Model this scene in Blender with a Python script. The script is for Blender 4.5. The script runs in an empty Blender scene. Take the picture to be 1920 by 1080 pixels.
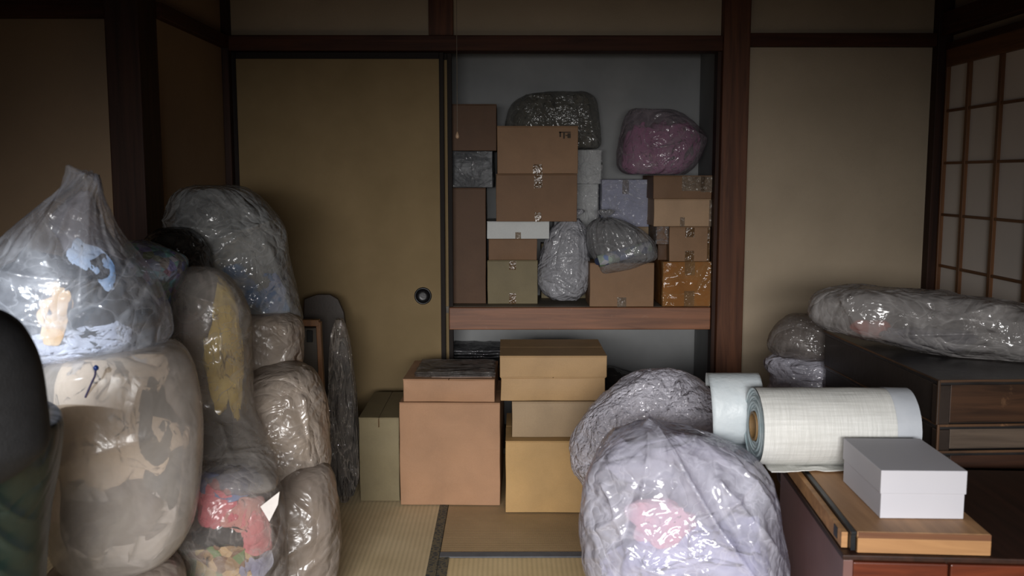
import bpy, bmesh, math, random
import numpy as np
from mathutils import Vector
PI = math.pi
S = bpy.context.scene
COL = S.collection

# ------------------------------------------------------------------ camera, world, lights, exposure
F_PX = 1800.0
PITCH = math.radians(6.65)
YAW = math.radians(0.32)
EYE = 1.24
camd = bpy.data.cameras.new('camera')
camd.sensor_width = 36.0
camd.lens = 36.0 * F_PX / 1920.0
camd.clip_start = 0.05
camd.dof.use_dof = True
camd.dof.focus_distance = 3.7
camd.dof.aperture_fstop = 5.0
cam = bpy.data.objects.new('camera', camd)
cam.location = (0, 0, EYE)
cam.rotation_euler = (PI / 2 - PITCH, 0, -YAW)
COL.objects.link(cam)
S.camera = cam

W = bpy.data.worlds.new('world')
S.world = W
W.use_nodes = True
bgn = W.node_tree.nodes['Background']
bgn.inputs[0].default_value = (0.75, 0.84, 1.0, 1)
bgn.inputs[1].default_value = 0.10

def aim(o, target):
    d = Vector(target) - o.location
    o.rotation_euler = d.to_track_quat('-Z', 'Y').to_euler()

def area(name, loc, target, sx, sy, power, color, spread=PI):
    l = bpy.data.lights.new(name, 'AREA')
    l.shape = 'RECTANGLE'; l.size = sx; l.size_y = sy
    l.energy = power; l.color = color; l.spread = spread
    o = bpy.data.objects.new(name, l); o.location = loc
    aim(o, target); COL.objects.link(o)
    return o

# daylight entering by the garden window behind the camera
area('window_daylight', (-0.12, -1.22, 1.22), (0.16, 3.2, -0.54), 2.0, 0.5, 35, (1.0, 0.985, 0.975), math.radians(60))
# narrow beam of low sun through the garden window behind the camera
sp = bpy.data.lights.new('sun_beam', 'SPOT')
sp.energy = 2000; sp.color = (0.86, 0.93, 1.0); sp.spot_size = math.radians(6.6); sp.spot_blend = 1.0
sp.shadow_soft_size = 0.03
spo = bpy.data.objects.new('sun_beam', sp); spo.location = (-1.9, -2.2, 2.15)
aim(spo, (-1.02, 1.97, 0.90)); COL.objects.link(spo)

vs = S.view_settings
vs.view_transform = 'Standard'
try: vs.look = 'None'
except Exception: pass
vs.exposure = 0.0; vs.gamma = 1.0; vs.use_curve_mapping = False

# ------------------------------------------------------------------ pixel of the photograph -> point in the room
def ray(px, py):
    x = (px - 960) / F_PX; y = (540 - py) / F_PX
    dy = math.cos(PITCH) + y * math.sin(PITCH)
    dz = -math.sin(PITCH) + y * math.cos(PITCH)
    dx = x
    c, s = math.cos(YAW), math.sin(YAW)
    return (dx * c + dy * s, -dx * s + dy * c, dz)
def P(px, py, Y):
    d = ray(px, py); t = Y / d[1]
    return Vector((d[0] * t, Y, EYE + d[2] * t))
def G(px, py, z=0.0):
    d = ray(px, py); t = (z - EYE) / d[2]
    return Vector((d[0] * t, d[1] * t, z))
def PXX(px, py, X):
    d = ray(px, py); t = X / d[0]
    return Vector((X, d[1] * t, EYE + d[2] * t))

# ------------------------------------------------------------------ numpy noise
_rng = np.random.RandomState(7)
_perm = _rng.permutation(256); _perm = np.concatenate([_perm, _perm, _perm])
_g = _rng.normal(size=(256, 3)); _g /= np.linalg.norm(_g, axis=1)[:, None]
def pn(p):
    i = np.floor(p).astype(int); f = p - i; i &= 255
    u = f * f * f * (f * (f * 6 - 15) + 10)
    out = 0
    for a in (0, 1):
        wa = u[:, 0] if a else 1 - u[:, 0]
        for b in (0, 1):
            wb = u[:, 1] if b else 1 - u[:, 1]
            for c in (0, 1):
                wc = u[:, 2] if c else 1 - u[:, 2]
                h = _perm[_perm[_perm[(i[:, 0] + a) & 255] + ((i[:, 1] + b) & 255)] + ((i[:, 2] + c) & 255)]
                g = _g[h]
                out = out + wa * wb * wc * (g[:, 0] * (f[:, 0] - a) + g[:, 1] * (f[:, 1] - b) + g[:, 2] * (f[:, 2] - c))
    return out
def fbm(p, o=3):
    r = 0; a = 1.0
    for k in range(o):
        r = r + a * pn(p * (2 ** k) + 17.3 * k); a *= .5
    return r
def ridge(p, o=3):
    r = 0; a = 1.0; tot = 0
    for k in range(o):
        r = r + a * (1 - np.minimum(np.abs(pn(p * (2.1 ** k) + 31.7 * k)) * 2.6, 1)); tot += a; a *= .5
    return r / tot

_fp = _rng.rand(256, 3)
def worley(p):
    i = np.floor(p).astype(int); f = p - i
    f1 = np.full(len(p), 9.); f2 = np.full(len(p), 9.)
    for a in (-1, 0, 1):
        for b in (-1, 0, 1):
            for c in (-1, 0, 1):
                h = _perm[_perm[_perm[(i[:, 0] + a) & 255] + ((i[:, 1] + b) & 255)] + ((i[:, 2] + c) & 255)]
                d = ((_fp[h] + np.array([a, b, c]) - f) ** 2).sum(1)
                n1 = np.minimum(f1, d); f2 = np.minimum(np.maximum(f1, d), f2); f1 = n1
    return np.sqrt(f1), np.sqrt(f2)

# ------------------------------------------------------------------ materials
MATS = {}
def newmat(name):
    m = bpy.data.materials.new(name); m.use_nodes = True
    nt = m.node_tree; nt.nodes.clear()
    out = nt.nodes.new('ShaderNodeOutputMaterial')
    return m, nt, out
def lin(c):
    return tuple((v / 12.92 if v <= .04045 else ((v + .055) / 1.055) ** 2.4) for v in [x / 255 for x in c]) + (1,)
def nd(nt, t, **kw):
    n = nt.nodes.new(t)
    for k, v in kw.items():
        if isinstance(k, str) and hasattr(n, k): setattr(n, k, v)
    return n
def coords(nt, scale=(1, 1, 1), rot=(0, 0, 0)):
    tc = nt.nodes.new('ShaderNodeTexCoord'); mp = nt.nodes.new('ShaderNodeMapping')
    mp.inputs['Scale'].default_value = scale; mp.inputs['Rotation'].default_value = rot
    nt.links.new(tc.outputs['Object'], mp.inputs['Vector'])
    return mp.outputs['Vector']
def noise(nt, vec, scale, detail=3, rough=.55, dist=0.0):
    n = nt.nodes.new('ShaderNodeTexNoise')
    n.inputs['Scale'].default_value = scale; n.inputs['Detail'].default_value = detail
    n.inputs['Roughness'].default_value = rough; n.inputs['Distortion'].default_value = dist
    nt.links.new(vec, n.inputs['Vector'])
    return n.outputs['Fac']
def ramp(nt, fac, stops):
    r = nt.nodes.new('ShaderNodeValToRGB')
    els = r.color_ramp.elements
    while len(els) < len(stops): els.new(.5)
    for e, (p, c) in zip(els, stops):
        e.position = p; e.color = c
    nt.links.new(fac, r.inputs['Fac'])
    return r.outputs['Color']
def bump(nt, h, strength, dist, nrm=None):
    b = nt.nodes.new('ShaderNodeBump')
    b.inputs['Strength'].default_value = strength; b.inputs['Distance'].default_value = dist
    nt.links.new(h, b.inputs['Height'])
    if nrm is not None: nt.links.new(nrm, b.inputs['Normal'])
    return b.outputs['Normal']
def g1(v): return (v, v, v, 1)

def simple(name, c1, c2=None, scale=8, rough=.7, bs=.15, bd=.002, bscale=120, stretch=(1, 1, 1), spec=.4, metallic=0, detail=4, coat=0):
    if name in MATS: return MATS[name]
    m, nt, out = newmat(name)
    p = nt.nodes.new('ShaderNodeBsdfPrincipled')
    v = coords(nt, stretch)
    c2 = c2 or tuple(int(x * .85) for x in c1)
    col = ramp(nt, noise(nt, v, scale, detail), [(.32, lin(c2)), (.68, lin(c1))])
    nt.links.new(col, p.inputs['Base Color'])
    p.inputs['Roughness'].default_value = rough; p.inputs['Specular IOR Level'].default_value = spec
    p.inputs['Metallic'].default_value = metallic; p.inputs['Coat Weight'].default_value = coat
    p.inputs['Coat Roughness'].default_value = .25
    nt.links.new(bump(nt, noise(nt, v, bscale, 2), bs, bd), p.inputs['Normal'])
    nt.links.new(p.outputs[0], out.inputs[0])
    MATS[name] = m
    return m

def wood(name, c1, c2, axis='z', rough=.5, scale=1.0, wear=None, spec=.4):
    key = name + axis
    if key in MATS: return MATS[key]
    m, nt, out = newmat(key)
    p = nt.nodes.new('ShaderNodeBsdfPrincipled')
    s = {'x': (1.2, 22, 22), 'y': (22, 1.2, 22), 'z': (22, 22, 1.2)}[axis]
    v = coords(nt, tuple(a * scale for a in s))
    n1 = noise(nt, v, 1.6, 5, .6, .8)
    col = ramp(nt, n1, [(.3, lin(c2)), (.55, lin(c1)), (.75, lin(tuple(min(255, int(x * 1.15)) for x in c1)))])
    if wear:
        v2 = coords(nt)
        w = ramp(nt, noise(nt, v2, 9, 5, .7, 1.5), [(.60, g1(0)), (.75, g1(1))])
        mx = nt.nodes.new('ShaderNodeMixRGB'); mx.inputs['Color2'].default_value = lin(wear)
        nt.links.new(w, mx.inputs['Fac']); nt.links.new(col, mx.inputs['Color1'])
        col = mx.outputs[0]
    nt.links.new(col, p.inputs['Base Color'])
    p.inputs['Roughness'].default_value = rough; p.inputs['Specular IOR Level'].default_value = spec
    nt.links.new(bump(nt, n1, .25, .001), p.inputs['Normal'])
    nt.links.new(p.outputs[0], out.inputs[0])
    MATS[key] = m
    return m

def card(name, c, wob=.9):
    """kraft board: fine fibre, faint corrugation and handling stains"""
    key = 'card_' + name
    if key in MATS: return MATS[key]
    m, nt, out = newmat(key)
    p = nt.nodes.new('ShaderNodeBsdfPrincipled')
    v = coords(nt)
    big = noise(nt, v, 5, 4, .6, .4)
    col = ramp(nt, big, [(.3, lin(tuple(x * wob for x in c))), (.7, lin(c))])
    fib = noise(nt, v, 260, 3, .7)
    mx = nt.nodes.new('ShaderNodeMixRGB'); mx.blend_type = 'MULTIPLY'; mx.inputs['Fac'].default_value = .25
    nt.links.new(col, mx.inputs['Color1'])
    nt.links.new(ramp(nt, fib, [(.3, g1(.7)), (.7, g1(1.1))]), mx.inputs['Color2'])
    nt.links.new(mx.outputs[0], p.inputs['Base Color'])
    p.inputs['Roughness'].default_value = .62; p.inputs['Specular IOR Level'].default_value = .3
    b1 = bump(nt, noise(nt, v, 14, 4, .5, .6), .25, .006)
    wv = nt.nodes.new('ShaderNodeTexWave'); wv.bands_direction = 'X'; wv.inputs['Scale'].default_value = 55
    nt.links.new(v, wv.inputs['Vector'])
    nt.links.new(bump(nt, wv.outputs['Fac'], .03, .0006, b1), p.inputs['Normal'])
    nt.links.new(p.outputs[0], out.inputs[0])
    MATS[key] = m
    return m

def plastic(name, c, opac=.45, rough=.16, crease=.6, cscale=9, iri=0, patch=None, warm=None, bubble=0, stretch=(1, 1, 1), coat=0.0, dots=1.0):
    if .25 < opac < .52 and not coat and not name.startswith(('tape', 'wrap')): coat = .45
    """thin wrinkled polythene film: real transparency with a milky scattering share and glossy creases"""
    key = 'film_' + name
    if key in MATS: return MATS[key]
    m, nt, out = newmat(key)
    v = coords(nt, stretch)
    p = nt.nodes.new('ShaderNodeBsdfPrincipled')
    c2 = tuple(x * .86 for x in c)
    big = noise(nt, v, 4.5, 4, .6, .6)
    stops = [(.35, lin(warm or c2)), (.65, lin(c))]
    col = ramp(nt, big, stops)
    if patch:
        w = ramp(nt, noise(nt, v, patch[1], 3, .5, .8), [(patch[2], g1(0)), (patch[2] + .09, g1(1))])
        mx = nt.nodes.new('ShaderNodeMixRGB'); mx.inputs['Color2'].default_value = lin(patch[0])
        nt.links.new(w, mx.inputs['Fac']); nt.links.new(col, mx.inputs['Color1'])
        col = mx.outputs[0]
    if iri:
        vo = nt.nodes.new('ShaderNodeTexVoronoi'); vo.inputs['Scale'].default_value = 45
        nt.links.new(v, vo.inputs['Vector'])
        mx = nt.nodes.new('ShaderNodeMixRGB'); mx.inputs['Fac'].default_value = iri; mx.blend_type = 'OVERLAY'
        nt.links.new(col, mx.inputs['Color1']); nt.links.new(vo.outputs['Color'], mx.inputs['Color2'])
        col = mx.outputs[0]
    nt.links.new(col, p.inputs['Base Color'])
    p.inputs['Roughness'].default_value = rough
    p.inputs['Specular IOR Level'].default_value = .9
    p.inputs['Coat Weight'].default_value = coat; p.inputs['Coat Roughness'].default_value = .06
    # creases: warped ridges at two sizes, only crisp in places
    nv = nt.nodes.new('ShaderNodeTexNoise'); nv.inputs['Scale'].default_value = 3.0; nv.inputs['Detail'].default_value = 2
    nt.links.new(v, nv.inputs['Vector'])
    add = nt.nodes.new('ShaderNodeVectorMath'); add.operation = 'MULTIPLY_ADD'
    add.inputs[1].default_value = (.35, .35, .35)
    nt.links.new(nv.outputs['Color'], add.inputs[0]); nt.links.new(v, add.inputs[2])
    def creaseline(sc, dist, off):
        mp = nt.nodes.new('ShaderNodeMapping'); mp.inputs['Location'].default_value = (off, off * 2, -off)
        nt.links.new(v, mp.inputs['Vector'])
        n_ = noise(nt, mp.outputs['Vector'], sc, 2.5, .5, dist)
        s1 = nt.nodes.new('ShaderNodeMath'); s1.operation = 'SUBTRACT'; s1.inputs[1].default_value = .5
        nt.links.new(n_, s1.inputs[0])
        s2 = nt.nodes.new('ShaderNodeMath'); s2.operation = 'ABSOLUTE'; nt.links.new(s1.outputs[0], s2.inputs[0])
        return s2.outputs[0]
    cl1 = creaseline(cscale * .42, 1.6, 3.1); cl2 = creaseline(cscale * 1.5, 1.2, 7.7)
    vor = nt.nodes.new('ShaderNodeTexVoronoi'); vor.feature = 'F1'; vor.inputs['Scale'].default_value = cscale
    nt.links.new(add.outputs[0], vor.inputs['Vector'])
    nn = bump(nt, vor.outputs['Distance'], crease * .5, .02)
    nn = bump(nt, cl1, min(1, crease * .9), .06, nn)
    nn = bump(nt, cl2, min(1, crease * .75), .018, nn)
    vr2 = nt.nodes.new('ShaderNodeTexVoronoi'); vr2.feature = 'F1'; vr2.inputs['Scale'].default_value = cscale * 3.7
    nt.links.new(add.outputs[0], vr2.inputs['Vector'])
    msk = nt.nodes.new('ShaderNodeMath'); msk.operation = 'MULTIPLY'
    nt.links.new(vr2.outputs['Distance'], msk.inputs[0])
    nt.links.new(ramp(nt, noise(nt, v, 6, 2), [(.42, g1(0)), (.62, g1(1))]), msk.inputs[1])
    nn = bump(nt, msk.outputs[0], crease * .8, .007, nn)
    if bubble:
        vb = nt.nodes.new('ShaderNodeTexVoronoi'); vb.inputs['Scale'].default_value = bubble
        vb.inputs['Randomness'].default_value = .35
        nt.links.new(v, vb.inputs['Vector'])
        inv = ramp(nt, vb.outputs['Distance'], [(.12, g1(1)), (.45, g1(0))])
        nn = bump(nt, inv, .5, .004, nn)
    nt.links.new(nn, p.inputs['Normal']); nt.links.new(nn, p.inputs['Coat Normal'])
    tr = nt.nodes.new('ShaderNodeBsdfTransparent')
    tr.inputs[0].default_value = tuple(.62 + .38 * x for x in lin(c)[:3]) + (1,)
    tl = nt.nodes.new('ShaderNodeBsdfTranslucent'); nt.links.new(col, tl.inputs[0])
    mt = nt.nodes.new('ShaderNodeMixShader'); mt.inputs[0].default_value = .3
    nt.links.new(p.outputs[0], mt.inputs[1]); nt.links.new(tl.outputs[0], mt.inputs[2])
    mix = nt.nodes.new('ShaderNodeMixShader')
    o = ramp(nt, noise(nt, v, 7, 4, .6, 1.0), [(.3, g1(max(0, opac - .08))), (.7, g1(min(1, opac + .10)))])
    ln = ramp(nt, cl1, [(.0, g1(.34 * crease * crease)), (.035, g1(0))]); ln2 = ramp(nt, cl2, [(.0, g1(.26 * crease * crease)), (.03, g1(0))])
    a1 = nt.nodes.new('ShaderNodeMath'); a1.operation = 'ADD'; nt.links.new(ln, a1.inputs[0]); nt.links.new(ln2, a1.inputs[1])
    a2 = nt.nodes.new('ShaderNodeMath'); a2.operation = 'ADD'; a2.use_clamp = True; nt.links.new(o, a2.inputs[0]); nt.links.new(a1.outputs[0], a2.inputs[1])
    nt.links.new(a2.outputs[0], mix.inputs[0])
    nt.links.new(tr.outputs[0], mix.inputs[1]); nt.links.new(mt.outputs[0], mix.inputs[2])
    nt.links.new(mix.outputs[0], out.inputs[0])
    MATS[key] = m
    return m

def cloth(name, c, c2=None, scale=10, multi=None):
    key = 'cloth_' + name
    if key in MATS: return MATS[key]
    m, nt, out = newmat(key)
    p = nt.nodes.new('ShaderNodeBsdfPrincipled')
    v = coords(nt)
    if multi:
        vo = nt.nodes.new('ShaderNodeTexVoronoi'); vo.inputs['Scale'].default_value = 38
        nt.links.new(v, vo.inputs['Vector'])
        sep = nt.nodes.new('ShaderNodeSeparateColor'); nt.links.new(vo.outputs['Color'], sep.inputs[0])
        n = len(multi)
        r = nt.nodes.new('ShaderNodeValToRGB'); r.color_ramp.interpolation = 'CONSTANT'
        while len(r.color_ramp.elements) < n: r.color_ramp.elements.new(.5)
        for k, e in enumerate(r.color_ramp.elements): e.position = k / n; e.color = lin(multi[k])
        nt.links.new(sep.outputs[0], r.inputs[0]); col = r.outputs[0]
    else:
        col = ramp(nt, noise(nt, v, scale, 3), [(.35, lin(c2 or tuple(x * .75 for x in c))), (.65, lin(c))])
    nt.links.new(col, p.inputs['Base Color'])
    p.inputs['Roughness'].default_value = .85; p.inputs['Specular IOR Level'].default_value = .15
    nt.links.new(bump(nt, noise(nt, v, 22, 4, .6, 1.5), .5, .01), p.inputs['Normal'])
    nt.links.new(p.outputs[0], out.inputs[0])
    MATS[key] = m
    return m

def tatami(name, c1, c2, axis):
    m, nt, out = newmat(name)
    p = nt.nodes.new('ShaderNodeBsdfPrincipled')
    v = coords(nt)
    # rush strands run across the mat; warp ribs cross them
    w1 = nt.nodes.new('ShaderNodeTexWave'); w1.bands_direction = axis; w1.inputs['Scale'].default_value = 20
    w1.inputs['Distortion'].default_value = .6; w1.inputs['Detail Scale'].default_value = 6
    nt.links.new(v, w1.inputs['Vector'])
    w2 = nt.nodes.new('ShaderNodeTexWave'); w2.bands_direction = 'Y' if axis == 'X' else 'X'; w2.inputs['Scale'].default_value = 75
    w2.inputs['Distortion'].default_value = 1.2
    nt.links.new(v, w2.inputs['Vector'])
    mul = nt.nodes.new('ShaderNodeMath'); mul.operation = 'MULTIPLY_ADD'; mul.inputs[1].default_value = .5
    nt.links.new(w1.outputs['Fac'], mul.inputs[0])
    h2 = nt.nodes.new('ShaderNodeMath'); h2.operation = 'MULTIPLY'; h2.inputs[1].default_value = .5
    nt.links.new(w2.outputs['Fac'], h2.inputs[0]); nt.links.new(h2.outputs[0], mul.inputs[2])
    base = ramp(nt, noise(nt, v, 6, 4), [(.3, lin(c2)), (.7, lin(c1))])
    mx = nt.nodes.new('ShaderNodeMixRGB'); mx.blend_type = 'MULTIPLY'; mx.inputs['Fac'].default_value = .55
    nt.links.new(base, mx.inputs['Color1'])
    nt.links.new(ramp(nt, mul.outputs[0], [(.1, g1(.5)), (.55, g1(1))]), mx.inputs['Color2'])
    nt.links.new(mx.outputs[0], p.inputs['Base Color'])
    p.inputs['Roughness'].default_value = .55; p.inputs['Specular IOR Level'].default_value = .3
    nt.links.new(bump(nt, mul.outputs[0], .5, .0015), p.inputs['Normal'])
    nt.links.new(p.outputs[0], out.inputs[0])
    return m

# ------------------------------------------------------------------ object helpers
def tag(o, label=None, cat=None, group=None, kind=None):
    if label: o['label'] = label
    if cat: o['category'] = cat
    if group: o['group'] = group
    if kind: o['kind'] = kind
    return o
def empty(name, loc, label, cat, group=None):
    o = bpy.data.objects.new(name, None); o.empty_display_size = .05
    o.location = loc; COL.objects.link(o)
    return tag(o, label, cat, group)
def origin_of(parent):
    v = Vector((0, 0, 0)); q = parent
    while q is not None:
        v += q.location; q = q.parent
    return v
def mesh_obj(name, verts, faces, mat, parent=None, loc=None, smooth=False, kind=None):
    """verts in room coordinates; the origin goes to loc (a thing) or stays with the parent's (a part)"""
    base = origin_of(parent) if parent else Vector((0, 0, 0))
    o_loc = Vector(loc) if loc is not None else Vector((0, 0, 0))
    if parent and loc is None: shift = base
    elif parent: shift = o_loc; 
    else: shift = o_loc
    vv = np.asarray(verts, float) - np.array(shift)
    me = bpy.data.meshes.new(name)
    me.from_pydata(vv.tolist(), [], faces)
    me.update()
    if smooth: me.polygons.foreach_set('use_smooth', [True] * len(me.polygons))
    me.materials.append(mat)
    o = bpy.data.objects.new(name, me); COL.objects.link(o)
    if parent:
        o.parent = parent
        o.location = (o_loc - base) if loc is not None else (0, 0, 0)
    else: o.location = o_loc
    if kind: o['kind'] = kind
    return o
class MB:
    def __init__(s): s.v = []; s.f = []
    def hexa(s, pts):
        b = len(s.v); s.v += [tuple(p) for p in pts]
        for q in ((0, 3, 2, 1), (4, 5, 6, 7), (0, 1, 5, 4), (1, 2, 6, 5), (2, 3, 7, 6), (3, 0, 4, 7)):
            s.f.append(tuple(b + i for i in q))
        return s
    def box(s, x0, x1, y0, y1, z0, z1):
        return s.hexa([(x0, y0, z0), (x1, y0, z0), (x1, y1, z0), (x0, y1, z0), (x0, y0, z1), (x1, y0, z1), (x1, y1, z1), (x0, y1, z1)])
    def obj(s, name, mat, parent=None, kind=None, bevel=0, seg=2, loc=None):
        if loc is None and parent is None:
            a = np.array(s.v); loc = ((a[:, 0].min() + a[:, 0].max()) / 2, (a[:, 1].min() + a[:, 1].max()) / 2, a[:, 2].min())
        o = mesh_obj(name, s.v, s.f, mat, parent, loc, kind=kind)
        if bevel:
            b = o.modifiers.new('bevel', 'BEVEL'); b.width = bevel; b.segments = seg; b.limit_method = 'ANGLE'
        return o
def bx(name, mat, r, parent=None, kind=None, bevel=0):
    return MB().box(*r).obj(name, mat, parent, kind, bevel)

# ================================================================== THE ROOM
YW = 4.20          # plane of the closet front
YC = 4.64          # back of the closet
XL, XR = P(424, 200, YW).x, 1.875
YP = 3.36          # wall left of the big post
CEIL = 2.42
REAR = -1.3
XLL = -2.55
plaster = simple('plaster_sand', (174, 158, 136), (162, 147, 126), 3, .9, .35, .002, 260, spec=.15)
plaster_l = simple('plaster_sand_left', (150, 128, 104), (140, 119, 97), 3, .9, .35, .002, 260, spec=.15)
plaster_c = simple('plaster_closet', (142, 143, 143), (130, 131, 131), 4, .9, .15, .001, 120, spec=.15)
postw = wood('post_wood', (94, 58, 38), (68, 39, 25), 'z', .55, spec=.25)
beamw = wood('beam_wood', (70, 40, 26), (50, 28, 18), 'x', .6, spec=.2)
beamy = wood('beam_wood', (70, 40, 26), (50, 28, 18), 'y', .6, spec=.2)
darkz = wood('dark_frame', (34, 28, 25), (24, 19, 17), 'z', .65, spec=.15)
darkx = wood('dark_frame', (34, 28, 25), (24, 19, 17), 'x', .65, spec=.15)
dpost = wood('dark_post', (54, 34, 26), (38, 24, 18), 'z', .6, spec=.2)
shojiw = wood('shoji_wood', (112, 74, 44), (88, 56, 32), 'z', .5)
shojiwy = wood('shoji_wood', (112, 74, 44), (88, 56, 32), 'y', .5)

def zat(py, Y, px=960): return P(px, py, Y).z
def xat(px, py, Y): return P(px, py, Y).x

# floor with tatami mats
floor = bx('floor', simple('subfloor', (90, 75, 55)), (XLL, XR + .02, REAR, YW + .02, -.12, -.055), kind='structure')
tm_left = tatami('tatami_left', (204, 184, 148), (188, 168, 132), 'X')
tm_mid = tatami('tatami_mid', (176, 150, 114), (160, 136, 102), 'Y')
tm_near = tatami('tatami_near', (214, 190, 146), (198, 174, 130), 'X')
def heri_mat():
    m, nt, out = newmat('brocade_edging')
    p = nt.nodes.new('ShaderNodeBsdfPrincipled')
    v = coords(nt)
    vo = nt.nodes.new('ShaderNodeTexVoronoi'); vo.feature = 'DISTANCE_TO_EDGE'; vo.inputs['Scale'].default_value = 60
    nt.links.new(v, vo.inputs['Vector'])
    n = noise(nt, v, 70, 2)
    mx = nt.nodes.new('ShaderNodeMath'); mx.operation = 'MULTIPLY'
    nt.links.new(vo.outputs['Distance'], mx.inputs[0]); nt.links.new(n, mx.inputs[1])
    nt.links.new(ramp(nt, mx.outputs[0], [(.04, lin((96, 88, 68))), (.10, lin((54, 58, 58))), (.3, lin((44, 48, 50)))]), p.inputs['Base Color'])
    p.inputs['Roughness'].default_value = .7
    nt.links.new(p.outputs[0], out.inputs[0])
    return m
heri = heri_mat()
heri_plain = simple('plain_edging', (92, 94, 98), (82, 84, 88), 30, .75, .3, .001, 300)
EX = -.222
def mat(x0, x1, y0, y1, m, edges, tl=0.0):
    t = bx('tatami_mat', m, (x0, x1, y0, y1, -.055, tl), floor, bevel=.003)
    for (a, b, c, d, hm) in edges:
        bx('edging', hm, (a, b, c, d, -.03, tl + .0025), t, bevel=.001)
    return t
mat(-1.14, EX, 2.50, YW, tm_left, [(EX - .032, EX + .0, 2.50, YW, heri)])
mat(EX + .001, 1.60, 3.02, YW, tm_mid, [(EX + .001, 1.60, 3.02, 3.062, heri_plain)])
mat(EX + .001, 1.60, 1.20, 3.018, tm_near, [(EX + .001, EX + .034, 1.20, 3.018, heri)])
mat(-1.14, EX, .68, 2.498, tm_left, [(EX - .032, EX, .68, 2.498, heri)])
mat(-2.5, -1.142, .68, YP, tm_left, [(-1.175, -1.142, .68, YP, heri)])
mat(-2.5, 1.60, -1.2, .678, tm_mid, [(-2.5, 1.6, .64, .678, heri)])
mat(1.602, XR, 1.2, YW, tm_near, [])

bx('ceiling', wood('ceiling_board', (86, 64, 46), (70, 52, 38), 'x', .7), (XLL - .1, XR + .1, REAR - .1, YC + .1, CEIL, CEIL + .05), kind='structure')

# key heights on the closet front
zk0, zk1 = zat(97, YW), zat(68, YW)           # lintel beam under/upper edge
zk1R, zk0R = zat(63, YW), zat(88, YW)
zsh = zat(577, YW - .01); zsb = zat(619, YW - .01)
x_open0 = xat(440, 300, YW); x_open1 = xat(1342, 300, YW)
xp0, xp1 = xat(1347, 300, YW), xat(1396, 300, YW)    # right hand post
xcp0, xcp1 = xat(804, 40, YW), xat(850, 40, YW)

w = MB()
w.box(XL - .05, XR + .05, YW + .01, YW + .09, zk1 - .02, CEIL)      # above the lintel
w.box(xp1 - .03, XR + .05, YW + .01, YW + .09, 0, zk1)               # right of the post
w.obj('wall_back', plaster, kind='structure')
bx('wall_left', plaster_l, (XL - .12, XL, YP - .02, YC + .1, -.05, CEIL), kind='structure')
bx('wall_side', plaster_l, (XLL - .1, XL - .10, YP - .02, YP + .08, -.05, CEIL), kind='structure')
# left outer wall with a real window opening and its gap
w = MB()
w.box(XLL - .1, XLL, REAR, .1, -.05, CEIL); w.box(XLL - .1, XLL, 1.5, YP, -.05, CEIL)
w.box(XLL - .1, XLL, .1, 1.5, -.05, .9); w.box(XLL - .1, XLL, .1, 1.5, 2.0, CEIL)
w.obj('wall_outer', plaster_l, kind='structure')
# rear wall with garden window
w = MB()
w.box(XLL - .1, -2.1, REAR - .1, REAR, -.05, CEIL); w.box(.7, XR + .1, REAR - .1, REAR, -.05, CEIL)
w.box(-2.1, .7, REAR - .1, REAR, -.05, .45); w.box(-2.1, .7, REAR - .1, REAR, 2.25, CEIL)
w.obj('wall_rear', wood('rear_boarding', (84, 62, 46), (66, 48, 36), 'z', .7), kind='structure')
# right wall: plaster above the shoji lintel and plain in front
zsl0 = PXX(1850, 55, XR).z
w = MB()
w.box(XR + .02, XR + .10, REAR, YW + .1, 1.80, CEIL)
w.box(XR + .02, XR + .10, REAR, 1.6, -.05, 1.80)
w.obj('wall_right', plaster, kind='structure')

# closet interior
xci = xat(1303, 150, YC - .01)
w = MB(); w.box(XL, XR, YC, YC + .05, -.05, CEIL); w.obj('wall_closet_back', plaster_c, kind='structure')
w = MB(); w.box(xp0 + .0, xp1, YW + .09, YC, -.05, 1.95); w.obj('wall_closet_side', plaster_c, kind='structure')
bx('trim_1', plaster_c, (XL, XR, YW + .09, YC, zk0 + .06, zk0 + .10), kind='structure')       # closet ceiling
bx('trim_2', simple('closet_floor', (110, 100, 88)), (XL, xp1, YW + .02, YC, -.055, .02), kind='structure')

# posts and beams
bx('trim_3', postw, (xp0, xp1, YW - .05, YW + .09, 0, CEIL), kind='structure', bevel=.004)
bx('trim_4', dpost, (x_open1 - .005, xp0, YW - .015, YW + .05, 0, zk0), kind='structure', bevel=.002)
bx('trim_5', beamw, (XL, xp0 + .001, YW - .035, YW + .07, zk0, zk1), kind='structure', bevel=.004)
bx('trim_6', beamw, (xp1 - .001, XR - .03, YW - .03, YW + .02, zk0R, zk1R), kind='structure', bevel=.004)
bx('trim_7', postw, (xcp0, xcp1, YW - .022, YW + .02, zk1, CEIL), kind='structure', bevel=.003)
# corner post left, right corner post
bx('trim_8', dpost, (XL, xat(440, 300, YW), YW - .045, YW + .09, 0, CEIL), kind='structure', bevel=.003)
bx('trim_9', dpost, (xat(1740, 300, YW), XR + .03, YW - .045, YW + .05, 0, CEIL), kind='structure', bevel=.003)
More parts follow.
